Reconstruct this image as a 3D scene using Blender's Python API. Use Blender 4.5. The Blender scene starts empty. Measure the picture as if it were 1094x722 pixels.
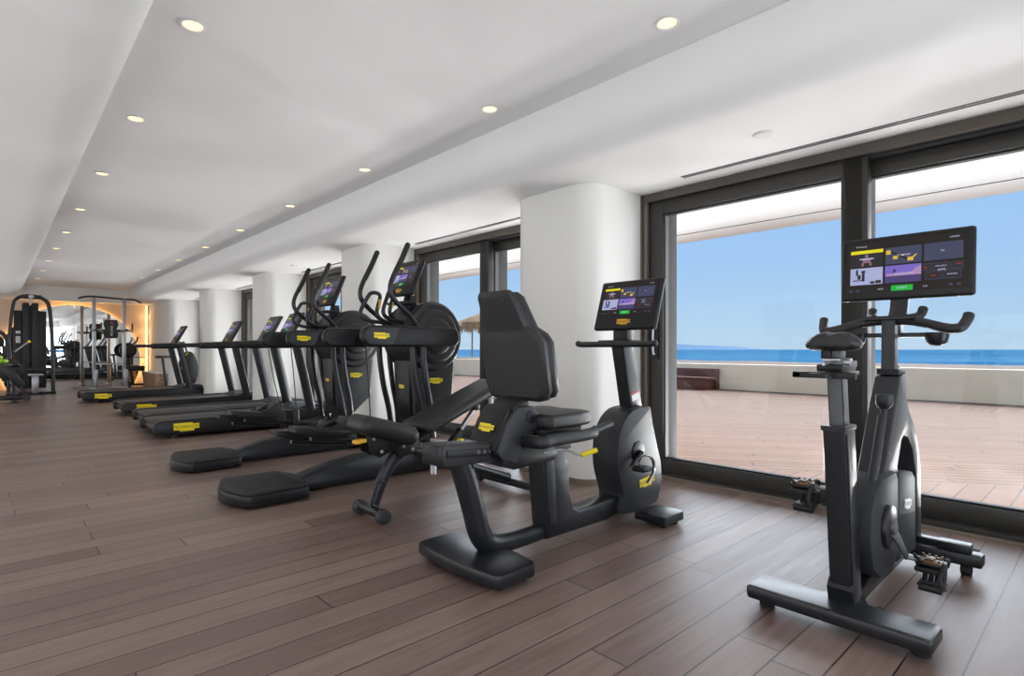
import bpy, bmesh, math, random
from mathutils import Vector, Matrix
random.seed(7)
C = bpy.context.scene.collection
PI = math.pi

# ------------------------------------------------------------------ camera, world, sun, big lights, exposure
FPX, U0, V0 = 599.0, 547.0, 373.3
cam_d = bpy.data.cameras.new('camera'); cam = bpy.data.objects.new('camera', cam_d); C.objects.link(cam)
bpy.context.scene.camera = cam
YAW = math.atan2(553, FPX)
cam.location = (0, 0, 1.0); cam.rotation_euler = (PI/2, 0, -YAW)
cam_d.sensor_fit = 'HORIZONTAL'; cam_d.sensor_width = 36; cam_d.lens = 36*FPX/1094
cam_d.shift_y = (V0-361)/1094; cam_d.clip_start = .05; cam_d.clip_end = 9000

vs = bpy.context.scene.view_settings
vs.view_transform = 'Standard'; vs.look = 'None'; vs.gamma = 1; vs.use_curve_mapping = False
vs.exposure = 0.0

def ramp(nt, stops):
    r = nt.nodes.new('ShaderNodeValToRGB'); e = r.color_ramp.elements
    while len(e) < len(stops): e.new(.5)
    for k, (p, c) in enumerate(stops): e[k].position = p; e[k].color = (*c, 1)
    return r

w = bpy.data.worlds.new('sky'); bpy.context.scene.world = w; w.use_nodes = True
nt = w.node_tree; bg = nt.nodes['Background']
tc = nt.nodes.new('ShaderNodeTexCoord'); sx = nt.nodes.new('ShaderNodeSeparateXYZ')
nt.links.new(tc.outputs['Generated'], sx.inputs[0])
r = ramp(nt, [(0.0, (.50, .68, .83)), (.03, (.47, .67, .86)), (.14, (.37, .60, .91)), (.40, (.27, .53, .96)), (1.0, (.20, .40, .85))])
nt.links.new(sx.outputs[2], r.inputs[0]); nt.links.new(r.outputs[0], bg.inputs[0]); bg.inputs[1].default_value = 1.0

def light(name, kind, loc, energy, color=(1, 1, 1), **kw):
    d = bpy.data.lights.new(name, kind); d.energy = energy; d.color = color
    for k, v in kw.items(): setattr(d, k, v)
    o = bpy.data.objects.new(name, d); C.objects.link(o); o.location = loc
    return o
# sun: from the sea side, a little towards -Y; the canopy shades the strip next to the glass
EL, AZ = math.radians(42.8), math.radians(-20)
sun = light('sun', 'SUN', (20, -8, 20), 3.4, (1.0, .95, .88), angle=math.radians(1.0))
sdir = Vector((math.cos(EL)*math.cos(AZ), math.cos(EL)*math.sin(AZ), math.sin(EL)))
sun.rotation_euler = sdir.to_track_quat('Z', 'Y').to_euler()
# added wide sun lamp over the sea, boosts skylight through the windows
sea_fill = light('sea_side_fill', 'SUN', (22, 0, 12), 10.5, (.93, .97, 1.0), angle=math.radians(120))
sea_fill.rotation_euler = Vector((math.cos(math.radians(10)), -.1, math.sin(math.radians(10)))).to_track_quat('Z', 'Y').to_euler()
# added upward sun lamp behind the camera, fills through the opened rear end
up = light('rear_fill', 'SUN', (0, -12, 0), 3.6, (.95, .98, 1.0), angle=math.radians(70))
up.rotation_euler = Vector((.22, -1, -.22)).to_track_quat('Z', 'Y').to_euler()
# added sizeless spot lamps standing in for light bounced off the sunlit deck
for y0, y1 in ((-3.2, -.8), (.15, 2.6), (3.5, 5.9), (6.8, 9.2), (10.1, 12.5), (13.5, 15.9)):
    for k in range(10):
        for x_ in (4.45, 6.2):
            o = light('deck_bounce_fill', 'SPOT', (x_+.35*(k % 3), y0+(y1-y0)*(k+.5+(.25 if x_ > 5 else 0))/10.5, .10), (12 if x_ < 5 else 18)*(1.35 if y0 > 3 else 1), (.98, .99, .98), spot_size=math.radians(114), spot_blend=.4, shadow_soft_size=0)
            o.rotation_euler = Vector((-1, 0, 1)).to_track_quat('-Z', 'Y').to_euler()
# added area lamps outside the frame, filling the room
def area(name, loc, direction, sx_, sy_, energy, color=(1, 1, 1)):
    o = light(name, 'AREA', loc, energy, color, shape='RECTANGLE', size=sx_, size_y=sy_)
    o.rotation_euler = Vector(direction).to_track_quat('-Z', 'Y').to_euler(); return o
area('left_fill', (-2.4, 7.5, 1.05), (1, 0, .12), 19, 1.9, 85, (.93, .97, 1.0))  # added fill lamp in front of the closed left wall
area('left_up_fill', (-1.35, 7.5, .10), (.35, 0, 1), 19, 2.0, 110, (.98, .98, 1.0))  # added up-facing lamp near the floor, brightens the ceiling
area('back_up_fill', (2.95, -1.6, .10), (0, .15, 1), .6, 2.8, 42, (.98, .98, 1.0))  # added up-facing lamp out of view, brightens the near soffit
#area('daylight_back', (.9, -3.3, 1.1), (0, 1, .1), 5.4, 2.0, 130, (.94, .97, 1.0))

# ------------------------------------------------------------------ materials
def srgb(r_, g_, b_):
    f = lambda c: (c/255/12.92) if c/255 <= .04045 else ((c/255+.055)/1.055)**2.4
    return (f(r_), f(g_), f(b_))
def mat(name, col, rough=.5, metal=0., spec=.5, bump=0., bscale=200., coat=0., var=0., vscale=3.):
    m = bpy.data.materials.new(name); m.use_nodes = True; n = m.node_tree; b = n.nodes['Principled BSDF']
    b.inputs['Base Color'].default_value = (*col, 1); b.inputs['Roughness'].default_value = rough
    b.inputs['Metallic'].default_value = metal; b.inputs['Specular IOR Level'].default_value = spec
    b.inputs['Coat Weight'].default_value = coat
    t = n.nodes.new('ShaderNodeTexCoord')
    if bump:
        z = n.nodes.new('ShaderNodeTexNoise'); z.inputs['Scale'].default_value = bscale
        n.links.new(t.outputs['Object'], z.inputs['Vector'])
        u = n.nodes.new('ShaderNodeBump'); u.inputs['Strength'].default_value = bump; u.inputs['Distance'].default_value = .002
        n.links.new(z.outputs[0], u.inputs['Height']); n.links.new(u.outputs[0], b.inputs['Normal'])
    if var:
        z = n.nodes.new('ShaderNodeTexNoise'); z.inputs['Scale'].default_value = vscale; z.inputs['Detail'].default_value = 4
        n.links.new(t.outputs['Object'], z.inputs['Vector'])
        rr = ramp(n, [(.3, tuple(c*(1-var) for c in col)), (.7, tuple(min(1, c*(1+var)) for c in col))])
        n.links.new(z.outputs[0], rr.inputs[0]); n.links.new(rr.outputs[0], b.inputs['Base Color'])
    return m
def emis(name, col, s=1.):
    m = bpy.data.materials.new(name); m.use_nodes = True; b = m.node_tree.nodes['Principled BSDF']
    b.inputs['Base Color'].default_value = (.01, .01, .01, 1); b.inputs['Roughness'].default_value = .35; b.inputs['Specular IOR Level'].default_value = .2
    b.inputs['Emission Color'].default_value = (*col, 1); b.inputs['Emission Strength'].default_value = s
    return m
def planks(name, c1, c2, width, length, rot=0., off=(0, 0), gap=.0028, gapcol=(.012, .008, .007), rough=.42, grain=.35, spec=.5):
    m = bpy.data.materials.new(name); m.use_nodes = True; n = m.node_tree; b = n.nodes['Principled BSDF']; L = n.links.new
    def M(op, a, b_=None):
        q = n.nodes.new('ShaderNodeMath'); q.operation = op
        for i, v in enumerate((a, b_)):
            if v is None: continue
            if isinstance(v, (int, float)): q.inputs[i].default_value = v
            else: L(v, q.inputs[i])
        return q.outputs[0]
    t = n.nodes.new('ShaderNodeTexCoord'); mp = n.nodes.new('ShaderNodeMapping')
    mp.inputs['Rotation'].default_value = (0, 0, rot); mp.inputs['Location'].default_value = (off[0], off[1], 0)
    L(t.outputs['Object'], mp.inputs['Vector']); s = n.nodes.new('ShaderNodeSeparateXYZ'); L(mp.outputs[0], s.inputs[0])
    yy = M('DIVIDE', s.outputs[1], width); row = M('FLOOR', yy)
    wn = n.nodes.new('ShaderNodeTexWhiteNoise'); wn.noise_dimensions = '1D'; L(row, wn.inputs['W'])
    xx = M('ADD', M('DIVIDE', s.outputs[0], length), M('MULTIPLY', wn.outputs['Value'], 7.3)); colm = M('FLOOR', xx)
    w2 = n.nodes.new('ShaderNodeTexWhiteNoise'); w2.noise_dimensions = '2D'
    cb = n.nodes.new('ShaderNodeCombineXYZ'); L(row, cb.inputs[0]); L(colm, cb.inputs[1]); L(cb.outputs[0], w2.inputs['Vector'])
    fy = M('FRACT', yy); dy = M('MULTIPLY', M('MINIMUM', fy, M('SUBTRACT', 1., fy)), width)
    fx = M('FRACT', xx); dx = M('MULTIPLY', M('MINIMUM', fx, M('SUBTRACT', 1., fx)), length)
    g = M('LESS_THAN', M('MINIMUM', dy, dx), gap)
    # grain
    mp2 = n.nodes.new('ShaderNodeMapping'); mp2.inputs['Scale'].default_value = (2.2, 38, 1); L(mp.outputs[0], mp2.inputs['Vector'])
    ad = n.nodes.new('ShaderNodeVectorMath'); ad.operation = 'ADD'; L(mp2.outputs[0], ad.inputs[0])
    w3 = n.nodes.new('ShaderNodeVectorMath'); w3.operation = 'SCALE'; L(w2.outputs['Color'], w3.inputs[0]); w3.inputs['Scale'].default_value = 30
    L(w3.outputs[0], ad.inputs[1])
    nz = n.nodes.new('ShaderNodeTexNoise'); nz.inputs['Scale'].default_value = 1.; nz.inputs['Detail'].default_value = 5; L(ad.outputs[0], nz.inputs['Vector'])
    nb = n.nodes.new('ShaderNodeTexNoise'); nb.inputs['Scale'].default_value = 1.3; nb.inputs['Detail'].default_value = 3; L(mp.outputs[0], nb.inputs['Vector'])
    f = M('ADD', M('MULTIPLY', w2.outputs['Value'], 1-grain), M('MULTIPLY', M('SUBTRACT', nz.outputs[0], .5), grain*3))
    f = M('ADD', f, M('MULTIPLY', M('SUBTRACT', nb.outputs[0], .5), .6))
    rr = ramp(n, [(.0, c1), (1., c2)]); L(f, rr.inputs[0])
    mx = n.nodes.new('ShaderNodeMix'); mx.data_type = 'RGBA'; L(g, mx.inputs['Factor']); L(rr.outputs[0], mx.inputs['A']); mx.inputs['B'].default_value = (*gapcol, 1)
    L(mx.outputs['Result'], b.inputs['Base Color'])
    ro = M('ADD', M('MULTIPLY', nz.outputs[0], .2), rough-.1); L(ro, b.inputs['Roughness']); b.inputs['Specular IOR Level'].default_value = spec
    bu = n.nodes.new('ShaderNodeBump'); bu.inputs['Strength'].default_value = .35; bu.inputs['Distance'].default_value = .002
    L(M('SUBTRACT', M('MULTIPLY', nz.outputs[0], .35), g), bu.inputs['Height']); L(bu.outputs[0], b.inputs['Normal'])
    return m

M_floor = planks('floor wood', srgb(104, 84, 77), srgb(146, 124, 114), .145, 1.9, off=(0, -.036), rough=.40, spec=.6, grain=.4)
DROT = math.radians(54.2)
M_deck_near = planks('deck wood near', srgb(106, 70, 47), srgb(124, 89, 64), .145, 2.4, off=(0, -.036), gap=.004, gapcol=(.01, .006, .005), rough=.7)
M_deck_mid = planks('deck wood middle', srgb(110, 75, 52), srgb(132, 99, 72), .12, 2.6, rot=DROT, gap=.007, gapcol=(.01, .006, .005), grain=.5, rough=.75)
M_deck_far = planks('deck wood far', srgb(104, 70, 47), srgb(124, 91, 65), .14, 2.2, rot=0., gap=.006, rough=.75)
M_plaster = mat('white plaster', srgb(236, 235, 231), .85, bump=.15, bscale=14, var=.015, vscale=1.5)
M_ceil = mat('ceiling plaster', srgb(240, 240, 240), .9)
M_beige = mat('beige wall paint', srgb(214, 196, 176), .85, bump=.1, bscale=12)
M_render = mat('exterior render', srgb(244, 216, 178), .9, bump=.3, bscale=30, var=.04)
M_canopy = mat('canopy render', srgb(238, 247, 252), .9)
M_blk = mat('black plastic', (.006, .0065, .0075), .40, spec=.36, bump=.12, bscale=900)
M_blk2 = mat('soft black plastic', (.013, .0145, .017), .42, spec=.45, bump=.15, bscale=700)
M_metal = mat('anthracite painted metal', (.016, .0175, .021), .33, metal=.25, spec=.55)
M_matte = mat('matte dark cover', (.026, .028, .032), .62, spec=.3)
M_house = mat('anthracite satin housing', (.024, .026, .030), .46, metal=.1, spec=.4)
M_dgrey = mat('dark grey plastic', (.022, .024, .028), .45, spec=.4)
M_grey = mat('grey metal', (.13, .135, .14), .48, metal=.4)
M_rub = mat('rubber', (.012, .012, .013), .65, bump=.3, bscale=400)
M_greyrub = mat('grey rubber', (.025, .026, .028), .6)
M_uph = mat('black upholstery', (.010, .010, .011), .45, bump=.25, bscale=350)
M_uphb = mat('brown black upholstery', (.014, .0145, .017), .45, bump=.25, bscale=350)
M_belt = mat('belt', (.022, .023, .026), .5, bump=.3, bscale=500)
M_chrome = mat('chrome', (.75, .76, .78), .18, metal=1.)
M_steel = mat('brushed steel', (.42, .43, .45), .32, metal=.9)
M_alu = mat('satin aluminium', (.13, .13, .13), .6, metal=.2)
M_yel = mat('yellow plastic', srgb(240, 215, 20), .4)
M_gold = mat('amber plastic', srgb(222, 168, 40), .4)
M_bronze = mat('bronze pedal plate', srgb(120, 88, 55), .5, metal=.3)
M_ink = mat('black ink', (.01, .01, .01), .5)
M_white = mat('white print', (.75, .75, .75), .5)
M_brown = mat('bronze aluminium', srgb(92, 86, 80), .42, metal=.3)
M_brown_l = mat('light bronze aluminium', srgb(140, 126, 114), .45, metal=.2)
M_reveal = mat('pale aluminium reveal', (.09, .09, .09), .8, spec=.2)
M_frame = mat('dark window frame', srgb(60, 58, 55), .42, metal=.25)
M_gasket = mat('black gasket', (.012, .012, .014), .6)
M_bench_wood = mat('dark red wood', srgb(88, 40, 30), .5, var=.2, vscale=6)
M_stone = mat('rough stone', srgb(165, 135, 115), .95, bump=1., bscale=40, var=.35, vscale=22)
M_pebble = mat('pebble beach', srgb(98, 84, 72), .95, bump=.8, bscale=5, var=.35, vscale=3)
M_thatch = mat('straw thatch', srgb(170, 135, 95), .95, bump=.8, bscale=30, var=.3, vscale=8)
M_apple = mat('green apple skin', srgb(150, 190, 40), .35)
M_red = mat('red print', srgb(190, 60, 50), .5)
M_lamp = emis('downlight glow', srgb(255, 214, 150), 2.6)
M_led = emis('led strip glow', srgb(255, 190, 110), 9.)
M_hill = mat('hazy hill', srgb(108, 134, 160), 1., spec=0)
def water():
    m = mat('sea water', srgb(40, 112, 185), .6, spec=.0); n = m.node_tree; b = n.nodes['Principled BSDF']
    t = n.nodes.new('ShaderNodeTexCoord'); mp = n.nodes.new('ShaderNodeMapping'); mp.inputs['Scale'].default_value = (.06, .02, 1)
    n.links.new(t.outputs['Object'], mp.inputs[0]); z = n.nodes.new('ShaderNodeTexNoise'); z.inputs['Scale'].default_value = 1; z.inputs['Detail'].default_value = 12
    n.links.new(mp.outputs[0], z.inputs['Vector'])
    rr = ramp(n, [(.35, srgb(40, 88, 122)), (.65, srgb(66, 114, 142))]); n.links.new(z.outputs[0], rr.inputs[0]); n.links.new(rr.outputs[0], b.inputs['Base Color'])
    u = n.nodes.new('ShaderNodeBump'); u.inputs['Strength'].default_value = .8; u.inputs['Distance'].default_value = .5
    n.links.new(z.outputs[0], u.inputs['Height']); n.links.new(u.outputs[0], b.inputs['Normal']); return m
M_sea = water()
def glassm():
    m = bpy.data.materials.new('window glass'); m.use_nodes = True; n = m.node_tree; n.nodes.remove(n.nodes['Principled BSDF'])
    tr = n.nodes.new('ShaderNodeBsdfTransparent'); gl = n.nodes.new('ShaderNodeBsdfGlossy'); gl.inputs['Roughness'].default_value = .02
    tr.inputs[0].default_value = (.99, .995, 1., 1)
    lw0 = n.nodes.new('ShaderNodeLayerWeight'); lw0.inputs['Blend'].default_value = .5; mx = n.nodes.new('ShaderNodeMixShader')
    pw = n.nodes.new('ShaderNodeMath'); pw.operation = 'POWER'; pw.inputs[1].default_value = 5; n.links.new(lw0.outputs['Facing'], pw.inputs[0])
    lw = n.nodes.new('ShaderNodeMath'); lw.operation = 'MULTIPLY_ADD'; lw.inputs[1].default_value = .5; lw.inputs[2].default_value = .012; n.links.new(pw.outputs[0], lw.inputs[0])
    n.links.new(lw.outputs[0], mx.inputs[0]); n.links.new(tr.outputs[0], mx.inputs[1]); n.links.new(gl.outputs[0], mx.inputs[2])
    n.links.new(mx.outputs[0], n.nodes['Material Output'].inputs[0]); return m
M_glass = glassm()
M_mirror = mat('mirror silver', (.88, .89, .89), .01, metal=1.)

# ------------------------------------------------------------------ mesh helpers
def catmull(pts, k=6):
    P = [Vector(p) for p in pts]
    if len(P) < 3: return P
    P = [P[0]*2-P[1]] + P + [P[-1]*2-P[-2]]; out = []
    for i in range(1, len(P)-2):
        a, b, c, d = P[i-1:i+3]
        for j in range(k):
            t = j/k
            out.append(.5*((2*b)+(c-a)*t+(2*a-5*b+4*c-d)*t*t+(3*b-a-3*c+d)*t**3))
    out.append(P[-2]); return out
_txt = {}
def text_geo(s, bold=False):
    if s in _txt: return _txt[s]
    cu = bpy.data.curves.new('t', 'FONT'); cu.body = s; cu.size = 1; cu.align_x = 'CENTER'; cu.align_y = 'CENTER'; cu.resolution_u = 2
    o = bpy.data.objects.new('t', cu); C.objects.link(o); bpy.context.view_layer.update()
    me = bpy.data.meshes.new_from_object(o.evaluated_get(bpy.context.evaluated_depsgraph_get()))
    g = ([v.co.copy() for v in me.vertices], [list(p.vertices) for p in me.polygons])
    bpy.data.objects.remove(o); bpy.data.curves.remove(cu); bpy.data.meshes.remove(me)
    _txt[s] = g; return g

class MB:
    def __init__(s, *mats, base=(0, 0, 0)):
        s.bm = bmesh.new(); s.mats = list(mats); s.base = Vector(base)
    def _merge(s, b, mi):
        for f in b.faces: f.material_index = mi
        bmesh.ops.recalc_face_normals(b, faces=b.faces)
        me = bpy.data.meshes.new('tmp'); b.to_mesh(me); b.free(); s.bm.from_mesh(me); bpy.data.meshes.remove(me); return s
    def box(s, c, d, bev=0., rot=None, mi=0, seg=2):
        b = bmesh.new(); bmesh.ops.create_cube(b, size=1)
        for v in b.verts: v.co = Vector((v.co.x*d[0], v.co.y*d[1], v.co.z*d[2]))
        if bev: bmesh.ops.bevel(b, geom=list(b.edges), offset=min(bev, min(d)*.49), segments=seg, profile=.5, affect='EDGES')
        R = Matrix.Identity(4)
        if rot: R = Matrix.Rotation(rot[2], 4, 'Z') @ Matrix.Rotation(rot[1], 4, 'Y') @ Matrix.Rotation(rot[0], 4, 'X')
        for v in b.verts: v.co = R @ v.co + Vector(c)
        return s._merge(b, mi)
    def bb(s, x0, x1, y0, y1, z0, z1, bev=0., mi=0): return s.box(((x0+x1)/2, (y0+y1)/2, (z0+z1)/2), (abs(x1-x0), abs(y1-y0), abs(z1-z0)), bev, mi=mi)
    def tube(s, pts, r, seg=12, smooth=True, mi=0, k=6, flat=None, up=None, closed=False):
        """r: number or list per control point; flat=(a,b) scales the section along the two frame axes"""
        n0 = len(pts); P = catmull(pts, k) if (smooth and n0 > 2) else [Vector(p) for p in pts]
        def rad(i):
            if isinstance(r, (int, float)): return r
            t = i/(len(P)-1)*(n0-1); a = min(int(t), n0-2); return r[a]+(r[a+1]-r[a])*(t-a)
        b = bmesh.new(); rings = []; N = None
        for i, p in enumerate(P):
            T = (P[min(i+1, len(P)-1)]-P[max(i-1, 0)]).normalized()
            if N is None:
                ref = Vector(up) if up else (Vector((0, 1, 0)) if abs(T.y) < .9 else Vector((0, 0, 1)))
            else: ref = N
            N = (ref-T*ref.dot(T)).normalized(); B = T.cross(N)
            a, c = flat if flat else (1, 1)
            rings.append([b.verts.new(p+(N*math.cos(q)*a+B*math.sin(q)*c)*rad(i)) for q in [2*PI*j/seg for j in range(seg)]])
        for i in range(len(rings)-1):
            for j in range(seg): b.faces.new((rings[i][j], rings[i][(j+1) % seg], rings[i+1][(j+1) % seg], rings[i+1][j]))
        if closed:
            pass
        b.faces.new(rings[0]); b.faces.new(rings[-1])
        return s._merge(b, mi)
    def lathe(s, prof, c, axis=(0, 0, 1), seg=24, mi=0):
        """prof: (radius, height) pairs along axis from c"""
        b = bmesh.new(); q = Vector((0, 0, 1)).rotation_difference(Vector(axis).normalized()); rings = []
        for r_, h in prof:
            r_ = max(r_, .0004)
            rings.append([b.verts.new(q @ Vector((r_*math.cos(2*PI*j/seg), r_*math.sin(2*PI*j/seg), h))+Vector(c)) for j in range(seg)])
        for i in range(len(rings)-1):
            for j in range(seg): b.faces.new((rings[i][j], rings[i][(j+1) % seg], rings[i+1][(j+1) % seg], rings[i+1][j]))
        b.faces.new(rings[0]); b.faces.new(rings[-1]); return s._merge(b, mi)
    def cyl(s, c, axis, r, h, bev=0., seg=24, mi=0):
        bv = min(bev, r*.5, h*.5)
        pr = [(r, -h/2), (r, h/2)] if not bv else [(r-bv, -h/2), (r-bv*.3, -h/2+bv*.3), (r, -h/2+bv), (r, h/2-bv), (r-bv*.3, h/2-bv*.3), (r-bv, h/2)]
        return s.lathe(pr, c, axis, seg, mi)
    def ball(s, c, r, mi=0, seg=16):
        if isinstance(r, (int, float)): r = (r, r, r)
        b = bmesh.new(); bmesh.ops.create_uvsphere(b, u_segments=seg, v_segments=seg//2+2, radius=1)
        for v in b.verts: v.co = Vector((v.co.x*r[0], v.co.y*r[1], v.co.z*r[2]))+Vector(c)
        return s._merge(b, mi)
    def prism(s, poly, y0, y1, bev=0., mi=0, plane='XZ', smooth=0, seg=2):
        """poly: 2-D outline, extruded from y0 to y1 along the missing axis"""
        if smooth:
            Pn = [Vector((p[0], p[1], 0)) for p in poly]; n = len(Pn); out = []
            for i in range(n):
                a, b_, c, d = Pn[i-1], Pn[i], Pn[(i+1) % n], Pn[(i+2) % n]
                for j in range(smooth):
                    t = j/smooth; q = .5*((2*b_)+(c-a)*t+(2*a-5*b_+4*c-d)*t*t+(3*b_-a-3*c+d)*t**3); out.append((q.x, q.y))
            poly = out
        b = bmesh.new()
        def V(p, h): return {'XZ': (p[0], h, p[1]), 'XY': (p[0], p[1], h), 'YZ': (h, p[0], p[1])}[plane]
        A = [b.verts.new(V(p, y0)) for p in poly]; B = [b.verts.new(V(p, y1)) for p in poly]; n = len(poly)
        fa = b.faces.new(A); fb = b.faces.new(B)
        for i in range(n): b.faces.new((A[i], A[(i+1) % n], B[(i+1) % n], B[i]))
        bmesh.ops.recalc_face_normals(b, faces=b.faces)
        if bev: bmesh.ops.bevel(b, geom=list(set(fa.edges) | set(fb.edges)), offset=bev, segments=seg, profile=.5, affect='EDGES', clamp_overlap=True)
        return s._merge(b, mi)
    def quad(s, o, u, v, x0, x1, y0, y1, mi=0, lift=0.):
        """rectangle in the plane with origin o and unit axes u (right) and v (up)"""
        return s.poly(o, u, v, [(x0, y0), (x1, y0), (x1, y1), (x0, y1)], mi, lift)
    def poly(s, o, u, v, pts, mi=0, lift=0.):
        o, u, v = Vector(o), Vector(u), Vector(v); n = u.cross(v)
        f = s.bm.faces.new([s.bm.verts.new(o+u*p[0]+v*p[1]+n*lift) for p in pts]); f.material_index = mi; return s
    def text(s, txt, o, u, v, size, mi=0, lift=.001, at=(0, 0)):
        o, u, v = Vector(o), Vector(u), Vector(v); n = u.cross(v); vs_, fs = text_geo(txt)
        L = [s.bm.verts.new(o+u*(p.x*size+at[0])+v*(p.y*size+at[1])+n*lift) for p in vs_]
        for f in fs:
            try: q = s.bm.faces.new([L[i] for i in f]); q.material_index = mi
            except ValueError: pass
        return s
    def badge(s, o, u, v, w_, mi=0, ti=1, lift=.001, slant=0.):
        h = w_*.36; k = lambda x, y: (x*w_, y*h)
        out = [(-.5, .5), (.24, .5), (.24, .36), (.5, .36), (.5, -.24), (.30, -.24), (.30, -.5), (-.26, -.5), (-.26, -.34), (-.5, -.34)]
        s.poly(o, u, v, [k(*p) for p in out], mi, lift)
        return s.text('TECHNOGYM', o, u, v, w_*.168, ti, lift+.0008, at=(0, h*.02))
    def build(s, name, parent=None, label=None):
        for v in s.bm.verts: v.co -= s.base
        me = bpy.data.meshes.new(name); s.bm.to_mesh(me); s.bm.free()
        for m in s.mats: me.materials.append(m)
        for p in me.polygons: p.use_smooth = True
        me.set_sharp_from_angle(angle=math.radians(38))
        o = bpy.data.objects.new(name, me); C.objects.link(o)
        if parent is not None: o.parent = parent
        else: o.location = s.base
        if label: o['label'] = label
        return o
def empty(name, loc, label, cat, group=None, rz=0.):
    o = bpy.data.objects.new(name, None); C.objects.link(o); o.location = loc; o.rotation_euler.z = rz; o.empty_display_size = .2
    o['label'] = label; o['category'] = cat
    if group: o['group'] = group
    return o
def tag(o, label, cat, group=None, kind=None):
    o['label'] = label; o['category'] = cat
    if group: o['group'] = group
    if kind: o['kind'] = kind
    return o
def struct(mb, name, parent=None):
    o = mb.build(name, parent)
    if parent is None: o['kind'] = 'structure'
    return o
def copy_tree(o, parent=None):
    c = o.copy(); C.objects.link(c); c.parent = parent
    for ch in list(o.children): copy_tree(ch, c)
    return c

# ------------------------------------------------------------------ ROOM SHELL
ZC, ZS = 2.60, 2.24          # coffer ceiling, lower soffit
YE = 18.6                    # mirrored end wall
XW = 3.85                    # inner face of the glazing
XL, YB = -2.6, -3.5
struct(MB(M_floor).bb(XL, XW+.02, YB, YE, -.12, 0), 'floor')
# coffer
cm = MB(M_ceil).bb(XL-.2, 4.05, YB-.2, YE+.3, ZC, ZC+.15)
struct(cm, 'ceiling')
# left lowered ceiling with rounded edge
def rounded_drop(x_face, x_far, r_, y0, y1, sgn):
    pts = [(x_far, ZC), (x_face, ZC)]
    if r_ > ZC-ZS: r_ = ZC-ZS
    for k in range(0, 13):
        a = PI/2*k/12
        pts.append((x_face-sgn*r_*(1-math.cos(a)), ZS+r_*(1-math.sin(a))))
    pts.append((x_far, ZS)); return pts
struct(MB(M_ceil).prism(rounded_drop(.50, XL-.2, .30, 0, 0, 1), YB-.2, YE-.3), 'trim_1')
struct(MB(M_ceil).prism(rounded_drop(2.68, 4.05, .20, 0, 0, -1), YB-.2, YE-.3), 'trim_2')
struct(MB(M_ceil).bb(XL-.2, 4.05, YE-.3, YE+.3, ZS, ZC), 'trim_3')
# walls
struct(MB(M_plaster).bb(XL-.2, XL, YB-.2, YE+.3, 0, ZC), 'wall_left')
struct(MB(M_plaster).bb(XL-.2, 4.05, YB-.2, YB, ZS, ZC), 'wall_back')
struct(MB(M_beige).bb(XL, 3.30, YE, YE+.2, 0, ZS), 'wall_front')

# columns between the windows: every column is a rounded pier from X=3.2 to the facade
cols = [(-4.1, -3.24), (-.75, .10), (2.62, 3.46), (5.94, 6.74), (9.22, 10.06), (12.56, 13.40), (15.9, YE+.3)]
for i, (a, b) in enumerate(cols):
    a_ = max(a, YB); r_ = .16; pts = [(4.05, a_), (3.2+r_, a_)]
    for k in range(1, 9):
        q = PI/2*k/8; pts.append((3.2+r_-r_*math.sin(q), a_+r_-r_*math.cos(q)))
    for k in range(0, 9):
        q = PI/2*k/8; pts.append((3.2+r_-r_*math.cos(q), b-r_+r_*math.sin(q)))
    pts.append((4.05, b))
    c = MB(M_plaster).prism(pts, 0, ZS, plane='XY'); struct(c, 'wall_right')
    s_ = MB(M_brown_l).prism([(p[0]-.008 if p[0] < 3.9 else p[0], p[1]-(.006 if p[1] < (a_+b)/2 else -.006)) for p in pts if p[0] < 3.84]+[], 0, .035, plane='XY')
    struct(s_, 'baseboard_right')
# ------------------------------------------------------------------ windows
def leaf(x, y0, y1, n, part, right=False, st=.11):
    z0, z1 = .03, ZS-.07
    f = MB(M_frame, M_gasket, M_alu, M_reveal)
    f.bb(x, x+.07, y0, y0+st, z0, z1, .004).bb(x, x+.07, y1-st, y1, z0, z1, .004)
    f.bb(x, x+.07, y0+st, y1-st, z0, z0+.11, .004).bb(x, x+.07, y0+st, y1-st, z1-.10, z1, .004)
    f.bb(x+.06, x+.21, y1-st+.002, y1-st+.035, z0+.05, z1, .003, mi=3)
    # inner glazing bead
    g0, g1, h0, h1 = y0+st, y1-st, z0+.11, z1-.10
    for q in ((g0, g0+.012, h0, h1), (g1-.012, g1, h0, h1), (g0, g1, h0, h0+.012), (g0, g1, h1-.012, h1)):
        f.bb(x+.02, x+.065, q[0], q[1], q[2], q[3], mi=2 if q[2] != q[3]-.012 and q[3]-q[2] > .1 else 1)
    o = struct(f, part, n)
    struct(MB(M_glass).bb(x+.035, x+.039, g0+.005, g1-.005, h0+.005, h1-.005), 'pane', o)
    return o
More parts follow.
